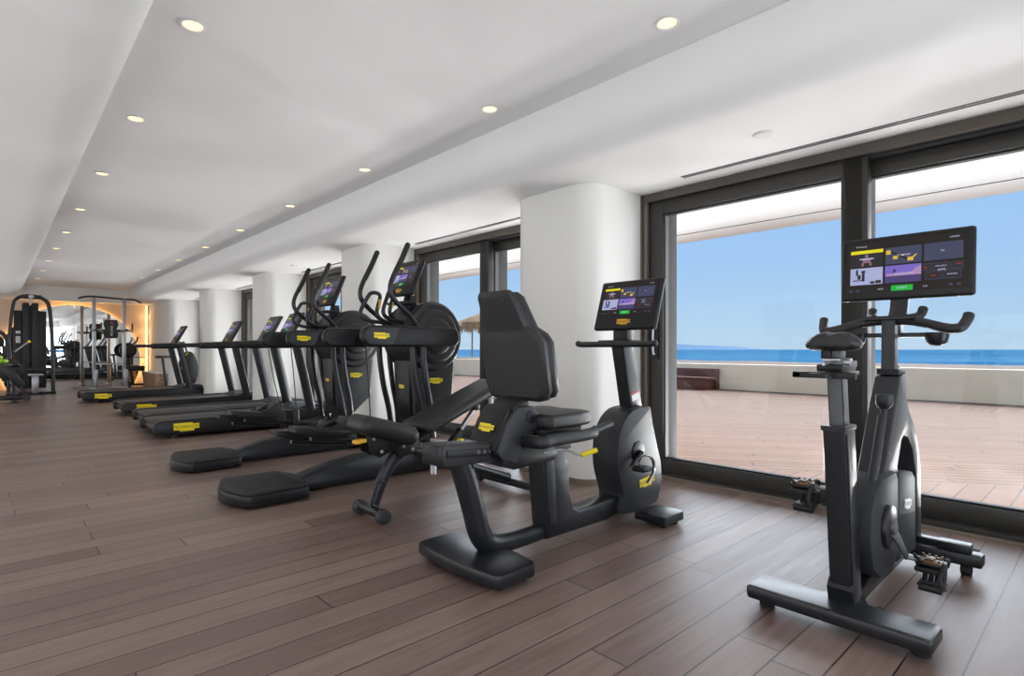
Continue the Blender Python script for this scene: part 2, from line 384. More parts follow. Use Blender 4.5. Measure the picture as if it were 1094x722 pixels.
def window(y0, y1, split, name, door=False, near=0):
    f = MB(M_frame, M_brown_l, M_gasket, M_brown)
    f.bb(XW, 4.05, y1-.045, y1, 0, ZS, mi=1).bb(XW-.02, XW+.02, y1-.02, y1, 0, ZS, mi=3)
    f.bb(XW+.03, 4.05, y1-.10, y1-.045, 0, ZS-.05, mi=2)
    f.bb(XW, 4.05, y0, y0+.045, 0, ZS, mi=1)
    f.bb(XW-.01, 4.05, y0, y1, ZS-.065, ZS, mi=3)
    f.bb(XW+.03, 4.05, y0, y1, ZS-.08, ZS-.065, mi=2)
    f.bb(XW-.03, XW+.24, y0, y1, -.005, .012, mi=1).bb(XW+.01, 4.12, y0, y1, .012, .03, mi=0)
    o = struct(f, name)
    a = leaf(XW+.02, split-.06, y1-.07, o, 'sliding_leaf')
    b = leaf(XW+.12, y0+.045, split+.06, o, 'sliding_leaf')
    struct(MB(M_frame).bb(XW+.02, XW+.10, split-.085, split+.06, .03, ZS-.07, .004), 'mullion', o)
    if door:
        h = MB(M_blk2, M_steel)
        h.bb(XW+.004, XW+.022, y1-.145, y1-.105, .92, 1.22, .005)
        h.tube([(XW-.02, y1-.125, .96), (XW-.035, y1-.125, .98), (XW-.035, y1-.125, 1.16), (XW-.02, y1-.125, 1.18)], .008, mi=1)
        h.bb(XW-.03, XW+.01, y1-.132, y1-.118, .955, .97, .003, mi=1).bb(XW-.03, XW+.01, y1-.132, y1-.118, 1.17, 1.185, .003, mi=1)
        h.build('door_handle', a)
    return o
window(.10, 2.62, 1.115, 'door_1', True)
window(3.46, 5.94, 4.65, 'window_1')
window(6.74, 9.22, 7.98, 'window_2')
window(10.06, 12.56, 11.3, 'window_3')
window(13.40, 15.9, 14.6, 'window_4')
window(-3.24, -.75, -2.0, 'window_5')
# outside wall above the glazing, roof canopy
struct(MB(M_canopy).bb(4.05, 4.2, YB-.2, YE+2, ZS, 2.75), 'wall_outside')
cp = MB(M_canopy, M_grey).bb(4.05, 7.15, YB-6, YE+8, 2.50, 2.75)
cp.bb(6.585, 6.60, YB-6, YE+8, 2.494, 2.499, mi=1)
struct(cp, 'trim_4')
# ceiling slots above the windows
for y0, y1 in ((.25, 2.13), (3.75, 5.6), (7.0, 8.9), (10.4, 12.2), (13.7, 15.4)):
    t = MB(M_grey, M_gasket); t.bb(3.63, 3.655, y0, y1, ZS-.004, ZS+.001, mi=1).bb(3.612, 3.63, y0, y1, ZS-.005, ZS+.001)
    o = t.build('linear_diffuser')
    tag(o, {.25: 'long thin ceiling slot above the nearest glass door', 3.75: 'thin ceiling slot above the second window, behind the first white column',
        7.0: 'thin ceiling slot above the third window from the camera', 10.4: 'thin ceiling slot above the fourth window', 13.7: 'thin ceiling slot above the farthest window'}[y0], 'air slot', 'ceiling slots along the windows')

# ------------------------------------------------------------------ end wall: round mirror, led glow, stone plinth
MX, MZ, MR = 1.52, .70, 1.46
def mirror_half(x0, x1):
    pts = []
    zb = .0
    n = 60; a0 = math.acos(max(-1, min(1, (x0-MX)/MR))); a1 = math.acos(max(-1, min(1, (x1-MX)/MR)))
    up = []
    for k in range(n+1):
        x = MX+MR*math.cos(a0+(a1-a0)*k/n); d = MR*MR-(x-MX)**2
        up.append((x, MZ+math.sqrt(max(d, 0))))
    lo = []
    for k in range(n+1):
        x = MX+MR*math.cos(a1+(a0-a1)*k/n); d = MR*MR-(x-MX)**2
        lo.append((x, max(.005, MZ-math.sqrt(max(d, 0)))))
    return up+lo
mirr = empty('wall_mirror', (MX, YE-.02, 0), 'large round mirror with warm backlight on the beige end wall', 'mirror')
for a, b in ((MX-MR, 1.53), (1.536, MX+MR)):
    MB(M_mirror, base=(MX, YE-.02, 0)).prism(mirror_half(a, b), YE-.09, YE-.08).build('mirror_panel', mirr)
ls = MB(M_led, base=(MX, YE-.02, 0)); P = []
for k in range(61):
    q = math.radians(-29+238*k/60); P.append((MX+(MR-.035)*math.cos(q), YE-.03, MZ+(MR-.035)*math.sin(q)))
ls.tube(P, .02, seg=6, smooth=False).build('light_strip', mirr)
vl = MB(M_beige, M_led).bb(3.16, 3.20, YE-.10, YE, 0, ZS).bb(3.135, 3.16, YE-.02, YE-.005, .02, ZS-.02, mi=1)
struct(vl, 'trim_5')
for z in (.3, .7, 1.1, 1.5, 1.9): light('corner_glow', 'POINT', (3.08, YE-.14, z), .9, (1., .62, .28), shadow_soft_size=.03)
st = MB(M_stone, M_white); 
st.prism([(2.93, 16.2), (3.18, 16.2), (3.18, 17.7), (2.93, 17.7)], 0, .40, plane='XY', bev=.02)
st.prism([(2.92, 16.19), (3.185, 16.19), (3.185, 17.71), (2.92, 17.71)], .40, .43, plane='XY', mi=1)
tag(st.build('stone_planter'), 'low rough brown stone block with pale top beside the end column', 'planter')
o = MB(M_grey).bb(2.86, 2.93, YE-.012, YE, .32, .44, .003); tag(o.build('wall_socket'), 'small socket plate low on the beige end wall', 'socket')

# ------------------------------------------------------------------ downlights
dl = None
rows = [(0.72, [3.10, 4.62, 6.27, 8.03, 9.73, 11.38, 13.1, 14.8, 16.5], 'left'), (2.42, [1.50, 2.84, 4.55, 6.26, 7.98, 9.68, 11.4, 13.1, 14.8], 'right')]
ordn = ['nearest', 'second nearest', 'third nearest', 'fourth nearest', 'fifth nearest', 'sixth nearest', 'seventh nearest', 'eighth nearest', 'farthest']
for x, ys, side in rows:
    for k, y in enumerate(ys):
        lab = f'round recessed warm downlight, {ordn[k]} of the {side} ceiling row'
        if dl is None:
            dl = empty('ceiling_downlight', (x, y, ZC), lab, 'ceiling light', 'recessed downlights in the main ceiling'); b0 = (x, y, ZC)
            MB(M_ceil, base=b0).lathe([(.048, .0), (.056, -.002), (.060, -.006), (.052, -.008), (.045, -.004), (.043, .0)], b0, seg=28).build('trim_ring', dl)
            MB(M_lamp, base=b0).lathe([(.043, 0), (.042, -.003), (.001, -.0035)], b0, seg=28).build('diffuser', dl)
            o = dl
        else:
            o = copy_tree(dl); o.location = (x, y, ZC); o['label'] = lab
        light('downlight_lamp', 'SPOT', (x, y, ZC-.012), 5, (1., .82, .62), spot_size=math.radians(105), spot_blend=.8, shadow_soft_size=.04)
for (x, y, lab) in ((3.25, 1.39, 'white round ceiling disc above the nearest glass door'), (3.25, 8.25, 'white round ceiling disc above the row of machines, far from the door')):
    o = MB(M_white, base=(x, y, ZS)).lathe([(.055, 0), (.055, -.006), (.048, -.012), (.001, -.013)], (x, y, ZS), seg=28).build('ceiling_speaker')
    tag(o, lab, 'speaker', 'round discs in the lower ceiling')

# ------------------------------------------------------------------ OUTSIDE
bnd = [(4.63, 2.9), (4.633, 2.31), (4.94, 1.58), (5.11, 1.01), (5.56, .47), (6.4, -.6), (9, -3.5)]
nearp = [(4.12, -3.6)] + [(4.12, 40)] + [(4.63, 40)] + bnd[:-1] + [(8.9, -3.6)]
struct(MB(M_deck_near).prism(nearp, -.1, 0, plane='XY'), 'floor_deck_near')
midp = [(4.63, 40)] + bnd[:-1] + [(8.9, -3.6), (10.0, -3.6), (11.45, .4), (11.98, 2.15), (13.16, 3.62), (13.6, 4.2), (13.6, 40)]
struct(MB(M_deck_mid).prism(midp, -.1, 0, plane='XY'), 'floor_deck_middle')
farp = [(10.0, -3.6), (11.45, .4), (11.98, 2.15), (13.16, 3.62), (13.6, 4.2), (13.6, -3.6)]
struct(MB(M_deck_far).prism(farp, -.1, 0, plane='XY'), 'floor_deck_far')
struct(MB(M_render).prism([(13.5, -.1), (13.5, .60), (13.52, .63), (13.88, .63), (13.9, .60), (13.9, -.1)], -12, 60), 'wall_parapet')
# beach with pebbly surface
bm_ = MB(M_pebble); gx, gy = 14, 60
V = [[bm_.bm.verts.new((13.92+9.5*i/gx*(1) + (0.6*math.sin(j*.9) if i == gx else 0), -14+90*j/gy, .50+random.uniform(0, .05)-(.8 if i == gx else 0))) for j in range(gy+1)] for i in range(gx+1)]
for i in range(gx):
    for j in range(gy): bm_.bm.faces.new((V[i][j], V[i+1][j], V[i+1][j+1], V[i][j+1]))
tag(bm_.build('pebble_beach'), 'strip of pale pebbles between the terrace wall and the sea', 'beach', kind='stuff')
se = MB(M_sea); se.quad((0, 0, -.35), (1, 0, 0), (0, 1, 0), 22, 7000, -5000, 9000)
tag(se.build('sea'), 'calm blue sea reaching to the horizon', 'sea', kind='stuff')
hl = MB(M_hill); n = 60; A = []
for k in range(n+1):
    t = k/n; y = 2300+3400*t; h = 62*math.sin(PI*t)**.8*(1+.25*math.sin(9*t)+.12*math.sin(23*t))
    A.append((y, h))
for k in range(n):
    (ya, ha), (yb, hb) = A[k], A[k+1]
    q = [hl.bm.verts.new(p) for p in ((5200, ya, -1), (5200, yb, -1), (5500, yb, hb), (5500, ya, ha))]; hl.bm.faces.new(q)
    q = [hl.bm.verts.new(p) for p in ((5500, ya, ha), (5500, yb, hb), (5900, yb, -1), (5900, ya, -1))]; hl.bm.faces.new(q)
tag(hl.build('distant_hills'), 'faint hazy blue hills on the horizon across the sea', 'hills')
# dark wooden bench against the parapet
be = empty('deck_bench', (12.9, 8.2, 0), 'long dark red wooden bench against the low terrace wall', 'bench')
MB(M_bench_wood, base=(12.9, 8.2, 0)).bb(13.28, 13.46, 6.85, 9.6, .0, .52, .01).build('backrest', be)
s_ = MB(M_bench_wood, base=(12.9, 8.2, 0)).bb(12.80, 13.28, 6.85, 9.6, .25, .31, .006)
s_.build('seat', be)
MB(M_bench_wood, base=(12.9, 8.2, 0)).bb(12.84, 13.26, 6.9, 9.55, 0, .25, .006).build('base', be)
# thatched umbrellas on the beach
def umbrella(x, y, lab, zb=.56):
    u = empty('beach_umbrella', (x, y, zb), lab, 'umbrella', 'thatched beach umbrellas'); b0 = (x, y, zb)
    m = MB(M_thatch, base=b0); m.lathe([(.001, 2.55), (.12, 2.46), (.6, 2.28), (1.15, 2.02), (1.32, 1.86), (1.28, 1.80), (.9, 1.98), (.001, 2.25)], b0, seg=30)
    for k in range(260):
        a = random.uniform(0, 2*PI); r0 = random.uniform(1.05, 1.33); L = random.uniform(.2, .52); z = 2.02-(r0-1.05)*.6
        p = Vector(b0)+Vector((r0*math.cos(a), r0*math.sin(a), z)); t = Vector((-math.sin(a), math.cos(a), 0))*.03
        q = p+Vector((.06*math.cos(a), .06*math.sin(a), -L))
        m.bm.faces.new([m.bm.verts.new(v) for v in (p-t, p+t, q+t*.3, q-t*.3)])
    m.build('thatched_canopy', u)
    MB(M_grey, base=b0).tube([(x, y, zb), (x, y, zb+2.3)], .055, seg=10).build('pole', u)
umbrella(19.3, 22.9, 'straw thatched umbrella on the beach behind the second window')
umbrella(21.6, 27.0, 'second straw umbrella on the beach, its pole just right of the first')

# ------------------------------------------------------------------ screens shared by all machines
S_BG = emis('screen dark', (.012, .008, .006), 1.)
S_TX = emis('screen text', (.55, .6, .8), 1.)
S_DK = emis('screen tile dark', (.022, .018, .022), 1.)
S_YE = emis('screen yellow', srgb(225, 215, 20), 1.)
S_BL = emis('screen slate', srgb(62, 66, 92), 1.)
S_PU = emis('screen violet', srgb(118, 100, 190), 1.)
S_PK = emis('screen dusk pink', srgb(170, 135, 175), 1.)
S_RD = emis('screen road', srgb(70, 60, 110), 1.)
S_LT = emis('screen light', srgb(165, 170, 210), 1.)
S_GR = emis('screen green', srgb(20, 175, 60), 1.)
S_AM = emis('screen amber', srgb(215, 180, 60), 1.)
S_SK = emis('screen figure', srgb(140, 100, 115), 1.)
S_RE = emis('screen red', srgb(150, 40, 40), 1.)
SM = [S_BG, S_TX, S_DK, S_YE, S_BL, S_PU, S_PK, S_RD, S_LT, S_GR, S_AM, S_SK, S_RE]
def screen(o, u, v, W, H, parent, base, simple=False):
    """touch screen showing a grid of six tiles and a green start button; o = lower left corner"""
    m = MB(*SM, base=base); o = Vector(o); u = Vector(u).normalized(); v = Vector(v).normalized()
    def R(x0, x1, y0, y1, mi, lift): m.quad(o, u, v, x0*W, x1*W, y0*H, y1*H, mi, lift)
    R(0, 1, 0, 1, 0, 0)
    L1, L2, L3 = .0006, .0010, .0014
    x = [.035, .325, .345, .645, .665, .965]; yt = (.53, .85); yb = (.17, .50)
    R(x[0], x[1], *yt, 2, L1); R(x[0], x[1], .785, .85, 3, L2)                      # person training under a yellow band
    R(x[2], x[3], *yt, 4, L1); R(x[4], x[5], *yt, 4, L1)
    R(x[0], x[1], *yb, 8, L1); R(x[2], x[3], *yb, 5, L1); R(x[2], x[3], .17, .30, 7, L2); R(x[2]+.01, x[3], .30, .345, 6, L2)
    m.poly(o, u, v, [(p[0]*W, p[1]*H) for p in ((.56, .345), (.645, .345), (.645, .47), (.60, .43))], 6, L2)
    m.poly(o, u, v, [(p[0]*W, p[1]*H) for p in ((.415, .345), (.435, .345), (.44, .43), (.41, .43))], 7, L2)
    # figure with a bar
    R(.165, .195, .70, .76, 11, L2); R(.145, .215, .60, .69, 11, L2); R(.135, .155, .54, .60, 11, L2); R(.205, .225, .54, .60, 11, L2); R(.125, .235, .665, .69, 8, L3)
    # machine with amber pads
    for q in ((.35, .39, .72, .80), (.41, .45, .62, .68), (.53, .58, .57, .64), (.48, .50, .67, .70)): R(*q, 10, L2)
    m.poly(o, u, v, [(p[0]*W, p[1]*H) for p in ((.39, .76), (.40, .78), (.54, .61), (.52, .60))], 0, L2)
    m.poly(o, u, v, [(p[0]*W, p[1]*H) for p in ((.57, .60), (.61, .68), (.60, .69), (.56, .62))], 10, L2)
    # silhouettes on the light tile
    R(.085, .105, .36, .45, 2, L2); R(.088, .102, .45, .48, 2, L2); R(.06, .15, .25, .27, 2, L2); R(.10, .13, .28, .37, 2, L2); R(.14, .165, .24, .42, 2, L2); R(.135, .17, .41, .45, 2, L2)
    R(.215, .255, .185, .23, 2, L2); R(.262, .312, .185, .245, 2, L2)
    # apps tile
    for q in ((.665, .72, .36, .47), (.735, .86, .36, .47), (.88, .965, .36, .47), (.68, .80, .19, .32), (.82, .95, .19, .32)):
        R(q[0]-.004, q[1]+.004, q[2]-.012, q[3]+.012, 4, L1); R(*q, 2, L2)
    R(.67, .69, .39, .42, 12, L3); R(.72, .76, .24, .26, 12, L3); R(.91, .955, .42, .44, 12, L3)
    R(.40, .58, .015, .12, 9, L2)
    R(.03, .06, .035, .075, 4, L2); R(.09, .12, .035, .075, 4, L2); R(.86, .89, .05, .09, 4, L2); R(.92, .95, .05, .09, 4, L2)
    if not simple:
        T = lambda s_, cx, cy, sz: m.text(s_, o, u, v, sz*H, 1, .0020, at=(cx*W, cy*H))
        T('START', .49, .068, .055); T('TV', .81, .69, .05); T('APPS', .805, .345, .055); T('OUTDOORS', .50, .335, .055); T('WORKOUTS', .18, .675, .045)
        T('ROUTINES', .50, .69, .045); T('CONNECT', .80, .415, .035); T('READING', .885, .255, .035); T('Workouts', .13, .925, .045); T('LOGIN', .90, .925, .045)
        T('00:00', .31, .065, .04); T('0.00', .68, .065, .04)
    return m.build('touch_screen', parent)
def console(xb, zb, xt, zt, yc, W, thick, parent, base, W2, H2, off=(.0, .0), simple=False, badge=True, mats=None):
    """tilted console housing facing -X; (xb,zb) bottom, (xt,zt) top edge of its front face"""
    d = Vector((xt-xb, 0, zt-zb)); L = d.length; v = d.normalized(); u = Vector((0, -1, 0)); n = u.cross(v)   # n points to the user
    m = MB(*(mats or (M_blk, M_dgrey)), base=base); ang = math.atan2(xt-xb, zt-zb)
    c = Vector((xb, yc, zb))+v*L/2-n*thick/2
    m.box(c, (thick, W, L), .014, rot=(0, ang, 0), mi=0, seg=3)
    h = m.build('console_housing', parent)
    o = Vector((xb, yc, zb))+v*(L/2+off[1]-H2/2)+u*(-W2/2+off[0])+n*.0015
    screen(o, u, v, W2, H2, h, base, simple)
    if badge:
        b = MB(M_gold, M_ink, base=base); b.badge(Vector((xb, yc, zb))+v*((L/2+off[1]-H2/2)*.5)+n*.0012, u, v, W*.22)
        b.build('badge', h)
    return u, v, n

# ------------------------------------------------------------------ INDOOR CYCLE (right foreground)
B = (2.65, .69, 0)
bk = empty('indoor_cycle', B, 'black indoor cycle with large touch screen standing nearest the glass door at the right', 'exercise bike')
def part(name, *mats): return MB(*mats, base=B)
yc = .69
m = MB(M_metal, M_rub, base=B)                                              # rear stabiliser: flat bar with raised hub
m.prism([(2.105, .40), (2.105, .98), (2.12, .99), (2.25, .99), (2.27, .98), (2.27, .77), (2.34, .735), (2.34, .645), (2.27, .61), (2.27, .41), (2.25, .395), (2.12, .395)], .035, .085, .012, plane='XY')
for y in (.44, .94): m.cyl((2.19, y, .017), (0, 0, 1), .028, .036, .004, mi=1)
m.build('rear_stabilizer', bk)
m = MB(M_metal, M_rub, M_grey, base=B)
m.box((3.17, .70, .075), (.085, .60, .055), .012)
m.box((3.20, .60, .112), (.05, .13, .03), .004, mi=0); m.box((3.16, .50, .12), (.07, .12, .04), .006)
m.tube([(3.14, .45, .125), (3.14, .415, .125)], .004, mi=2).tube([(3.17, .45, .12), (3.17, .415, .12)], .004, mi=2)
for y in (.46, .94): m.cyl((3.17, y, .025), (0, 1, 0), .026, .04, .006, mi=1)
m.build('front_stabilizer', bk)
m = MB(M_metal, base=B)
m.prism([(2.30, .04), (2.30, .085), (2.62, .13), (3.14, .11), (3.14, .055), (2.65, .05)], .655, .725, .01)
m.prism([(2.27, .08), (2.255, .13), (2.28, .16), (2.345, .10), (2.345, .075)], .645, .735, .008)
m.build('base_spine', bk)
m = MB(M_metal, M_dgrey, base=B)                                            # outer seat post, leaning back slightly
m.prism([(2.20, .07), (2.315, .07), (2.232, .722), (2.115, .722)], .652, .728, .010)
m.prism([(2.205, .09), (2.225, .09), (2.15, .70), (2.128, .70)], .648, .6525, .001, mi=1)
m.prism([(2.112, .71), (2.235, .71), (2.234, .727), (2.110, .727)], .649, .731, .003, mi=1)
m.build('seat_tube', bk)
m = MB(M_grey, M_metal, base=B)
m.prism([(2.155, .70), (2.225, .70), (2.195, .905), (2.125, .905)], .667, .713, .006, mi=0)
m.prism([(2.157, .70), (2.170, .70), (2.14, .905), (2.127, .905)], .665, .715, .003, mi=1)
m.build('seat_post', bk)
m = MB(M_blk, M_grey, M_steel, base=B)                                      # fore-aft slider and clamp under the saddle
m.box((2.13, .69, .912), (.36, .06, .016), .004)
m.box((2.02, .69, .912), (.02, .20, .022), .004).box((2.06, .775, .912), (.10, .03, .02), .004)
m.box((2.15, .69, .935), (.15, .085, .026), .005, mi=0).box((2.16, .672, .948), (.15, .05, .024), .004, mi=1).box((2.16, .69, .962), (.10, .07, .012), .003, mi=2)
m.box((2.16, .695, .985), (.05, .05, .036), .004, mi=1).box((2.13, .715, .985), (.04, .03, .036), .004, mi=0)
m.tube([(2.10, .69, .955), (2.02, .69, .95)], .006, mi=2).cyl((2.10, .645, .955), (0, 1, 0), .012, .03, .002, mi=2)
m.build('seat_slider', bk)
# saddle: wide at the rear, narrow nose towards +X
sb = bmesh.new(); rows_ = []
SEC = [(-.140, .018, -.01, .03), (-.132, .068, -.006, .046), (-.105, .090, -.004, .058), (-.06, .086, -.004, .060), (-.015, .062, -.004, .052), (.03, .042, -.006, .044), (.08, .030, -.008, .038), (.12, .022, -.010, .032), (.14, .009, -.016, .018)]
for (x, hw, zt, th) in SEC:
    rr_ = []
    for j in range(20):
        q = 2*PI*j/20; yy = math.cos(q)*hw; dip = .010*math.exp(-(yy/.018)**2) if hw > .03 else 0
        zz = (math.sin(q)*th*.5 if math.sin(q) > 0 else math.sin(q)*th*.75)
        rr_.append(sb.verts.new((2.20+x, .69+yy, 1.035+zt+zz-(dip if math.sin(q) > 0 else 0)-.25*abs(yy)*(abs(yy)/.09))))
    rows_.append(rr_)
for a, b_ in zip(rows_, rows_[1:]):
    for j in range(20): sb.faces.new((a[j], a[(j+1) % 20], b_[(j+1) % 20], b_[j]))
sb.faces.new(rows_[0]); sb.faces.new(rows_[-1])
bmesh.ops.subdivide_edges(sb, edges=list(sb.edges), cuts=1, use_grid_fill=True, smooth=.6)
m = MB(M_uph, M_steel, base=B); m._merge(sb, 0)
for s_ in (-1, 1): m.tube([(2.10, .69+s_*.035, 1.01), (2.13, .69+s_*.028, .998), (2.20, .69+s_*.022, .998), (2.29, .69+s_*.008, 1.015)], .0035, mi=1, seg=8)
m.build('saddle', bk)
# main frame
m = MB(M_house, M_dgrey, M_grey, base=B)
m.prism([(2.44, .46), (2.60, .46), (2.70, .62), (2.80, .78), (2.87, .88), (2.98, .90), (2.985, .80), (3.03, .73), (3.11, .67), (3.195, .58), (3.245, .45), (3.265, .10), (3.175, .10), (3.155, .42), (3.10, .54), (3.02, .605), (2.94, .62), (2.90, .60), (2.84, .50), (2.86, .44), (2.60, .44)], .642, .738, .012)
m.prism([(2.88, .89), (2.985, .89), (2.985, .915), (2.875, .915)], .648, .732, .004, mi=1)
# letters running up the tube side
uu = Vector((.42, 0, .67)).normalized(); vv = Vector((-.67, 0, .42)).normalized()
m.text('T E C H N O G Y M', (2.755, .6415, .655), uu, vv, .030, mi=2, lift=.0012)
m.build('frame', bk)
m = MB(M_matte, M_metal, M_grey, M_white, base=B)                             # flywheel housing
m.prism([(2.36, .30), (2.38, .40), (2.43, .465), (2.52, .50), (2.72, .50), (2.74, .47), (2.74, .16), (2.68, .12), (2.50, .12), (2.40, .18)], .615, .745, .020, mi=0)
m.prism([(2.745, .47), (2.78, .485), (2.99, .46), (3.035, .43), (3.05, .10), (2.745, .12)], .620, .740, .012, mi=0)
m.cyl((2.56, .612, .31), (0, 1, 0), .085, .03, .008, mi=1).cyl((2.56, .768-.02, .31), (0, 1, 0), .085, .03, .008, mi=1)
m.tube([(2.84, .69, .42), (2.85, .69, .50), (2.93, .69, .56)], .032, mi=1, flat=(1.1, 1))
fh = m.build('flywheel_housing', bk)
b_ = MB(M_white, M_ink, base=B); b_.badge((2.90, .6185, .335), (1, 0, -.12), (.12, 0, 1), .12); b_.build('badge', fh, label='white logo plate')
m = MB(M_blk2, M_grey, base=B)                                              # resistance knob
m.tube([(2.60, .655, .60), (2.655, .65, .74), (2.665, .65, .77)], .012, mi=0).tube([(2.50, .652, .47), (2.64, .65, .73)], .017, mi=0)
m.lathe([(.012, 0), (.022, .01), (.030, .022), (.031, .05), (.027, .062), (.001, .064)], (2.665, .65, .755), mi=0)
m.build('resistance_knob', bk)
m = MB(M_grey, M_metal, base=B)
m.prism([(2.885, .90), (2.955, .90), (2.965, 1.13), (2.895, 1.13)], .668, .712, .006, mi=0)
m.prism([(2.880, .90), (2.893, .90), (2.903, 1.13), (2.888, 1.13)], .664, .716, .004, mi=1)
m.box((3.0, .69, .90), (.03, .03, .07), .006, mi=1).cyl((3.03, .69, .91), (0, 1, 0), .018, .02, .004, mi=0)
m.build('handlebar_post', bk)
def handle(m, s_, r_=.020):
    y = lambda d: .69+s_*d
    m.tube([(2.93, y(.0), 1.127), (2.925, y(.06), 1.127), (2.90, y(.13), 1.112), (2.87, y(.20), 1.090), (2.862, y(.235), 1.085), (2.875, y(.257), 1.092), (2.915, y(.27), 1.125), (2.93, y(.272), 1.142)], r_, seg=14)
    m.tube([(2.93, y(.06), 1.135), (2.99, y(.085), 1.145), (3.02, y(.095), 1.160), (3.04, y(.098), 1.182)], r_*.95, seg=14)
m = MB(M_blk2, M_metal, base=B)
for s_ in (-1, 1): handle(m, s_)
m.prism([(2.88, .60), (3.02, .62), (3.06, .66), (3.06, .72), (3.02, .76), (2.88, .78)], 1.128, 1.148, .006, mi=1, plane='XY')
m.build('handlebar', bk)
m = MB(M_metal, M_grey, base=B)                                             # tray with two round bottle cups
m.box((3.02, .69, 1.065), (.07, .36, .02), .006)
m.box((3.00, .69, 1.09), (.08, .05, .06), .006, mi=0)
for s_ in (-1, 1):
    m.lathe([(.001, -.045), (.022, -.043), (.038, -.028), (.044, -.004), (.046, .014), (.040, .014), (.036, -.012), (.020, -.032), (.001, -.034)], (2.99, .69+s_*.155, 1.06))
m.build('bottle_tray', bk)
m = MB(M_metal, base=B); m.prism([(3.00, 1.13), (3.05, 1.13), (3.085, 1.17), (3.115, 1.30), (3.085, 1.30), (3.05, 1.185)], .655, .725, .008)
m.build('screen_neck', bk)
console(3.055, 1.232, 3.082, 1.535, .672, .515, .03, bk, B, .465, .245, off=(0, .006), badge=False, mats=(M_blk, M_dgrey))
m = MB(M_steel, M_dgrey, base=B)                                            # crank arms
def crank(s_, q, name):
    cx, cz = 2.56, .31; y0 = .69+s_*.092; px, pz = cx+.150*math.cos(q), cz+.150*math.sin(q)
    m = MB(M_grey, M_steel, base=B)
    m.tube([(cx, y0-s_*.01, cz), (cx+.06*math.cos(q), y0+s_*.012, cz+.06*math.sin(q)), (px, y0+s_*.03, pz)], [.024, .018, .013], flat=(.55, 1.15), seg=14, mi=0)
    m.cyl((cx, y0, cz), (0, 1, 0), .028, .03, .006, mi=0).cyl((px, y0+s_*.04, pz), (0, 1, 0), .008, .05, mi=1)
    c_ = m.build('crank_arm', bk)
    yp = y0+s_*.108
    p = MB(M_blk, M_bronze, M_steel, M_rub, base=B)
    p.box((px, yp, pz), (.085, .085, .012), .004, mi=0)
    p.cyl((px, yp, pz), (0, 1, 0), .014, .10, .003, mi=2)
    for dx in (-.032, .032):
        p.box((px+dx, yp, pz+.010), (.014, .062, .012), .002, mi=1)
        for k in range(4): p.box((px+dx, yp-.03+.02*k, pz+.018), (.010, .006, .008), mi=0)
    p.box((px-.01, yp, pz+.018), (.03, .03, .008), .002, mi=1)
    # toe cage hanging below and its strap
    for k in range(4):
        y = yp-.03+.02*k
        p.tube([(px+.045, y, pz), (px+.070, y, pz-.035), (px+.055, y, pz-.080), (px-.01, y, pz-.098)], .0085, mi=3, seg=8)
    p.tube([(px-.01, yp-.036, pz-.096), (px-.01, yp+.036, pz-.096)], .016, mi=3, seg=8)
    p.box((px+.02, yp, pz-.088), (.075, .085, .010), .004, mi=3).box((px+.0, yp, pz-.022), (.095, .09, .02), .006, mi=3)
    p.tube([(px+.02, yp-.045, pz-.01), (px-.01, yp-.055, pz+.03), (px-.05, yp-.052, pz+.02), (px-.072, yp-.04, pz-.03), (px-.085, yp-.055, pz-.07)], .005, mi=3, seg=8, flat=(1.6, .6))
    p.tube([(px+.02, yp+.045, pz-.01), (px-.02, yp+.05, pz+.025), (px-.05, yp+.02, pz+.01)], .005, mi=3, seg=8)
    p.box((px-.045, yp-.052, pz+.022), (.018, .010, .012), .002, mi=2)
    p.build('pedal', c_)
crank(-1, math.radians(-58), 'a'); crank(1, math.radians(122), 'b')
for c_ in bk.children:
    c_.location.x += {'rear_stabilizer': .045, 'seat_tube': .075, 'seat_post': .075, 'seat_slider': .075, 'saddle': .085}.get(c_.name.split('.')[0], 0)
    if c_.name.split('.')[0] == 'saddle': c_.location.z += .008
m = MB(M_rub, base=B); m.tube([(2.36, .60, .012), (2.40, .58, .02), (2.43, .60, .035), (2.40, .63, .03), (2.37, .63, .012)], .005, seg=8); m.build('power_cable', bk)

# ------------------------------------------------------------------ RECUMBENT BIKE (centre)
B = (2.15, 1.98, 0); YC = 1.98
rb = empty('recumbent_bike', B, 'black recumbent exercise bike with padded back seat, screen and yellow lever', 'exercise bike')
def slab(m, poly, z0, z1, bev, mi=0): return m.prism(poly, z0, z1, bev, mi=mi, plane='XY')
m = MB(M_metal, M_rub, base=B)
slab(m, [(1.49, 1.72), (1.51, 1.70), (1.70, 1.70), (1.73, 1.73), (1.75, 1.88), (1.75, 2.08), (1.73, 2.26), (1.70, 2.29), (1.51, 2.29), (1.49, 2.27), (1.465, 2.1), (1.465, 1.9)], .022, .082, .014)
for p in ((1.55, 1.76), (1.55, 2.24), (1.68, 1.76), (1.68, 2.24)): m.cyl((p[0], p[1], .013), (0, 0, 1), .022, .026, .003, mi=1)
m.build('rear_foot', rb)
for y0, y1, y in ((1.70, 1.90, 1.74), (2.06, 2.26, 2.22)):
    m = MB(M_metal, M_rub, base=B); slab(m, [(2.72, y0), (2.91, y0), (2.93, y0+.02), (2.93, y1-.02), (2.91, y1), (2.72, y1)], .020, .072, .010)
    m.cyl((2.88, y, .012), (0, 0, 1), .02, .024, .003, mi=1).cyl((2.76, y, .012), (0, 0, 1), .02, .024, .003, mi=1); m.build('front_foot', rb)
m = MB(M_metal, base=B)                                                     # swept tube: rear post flowing into the floor beam
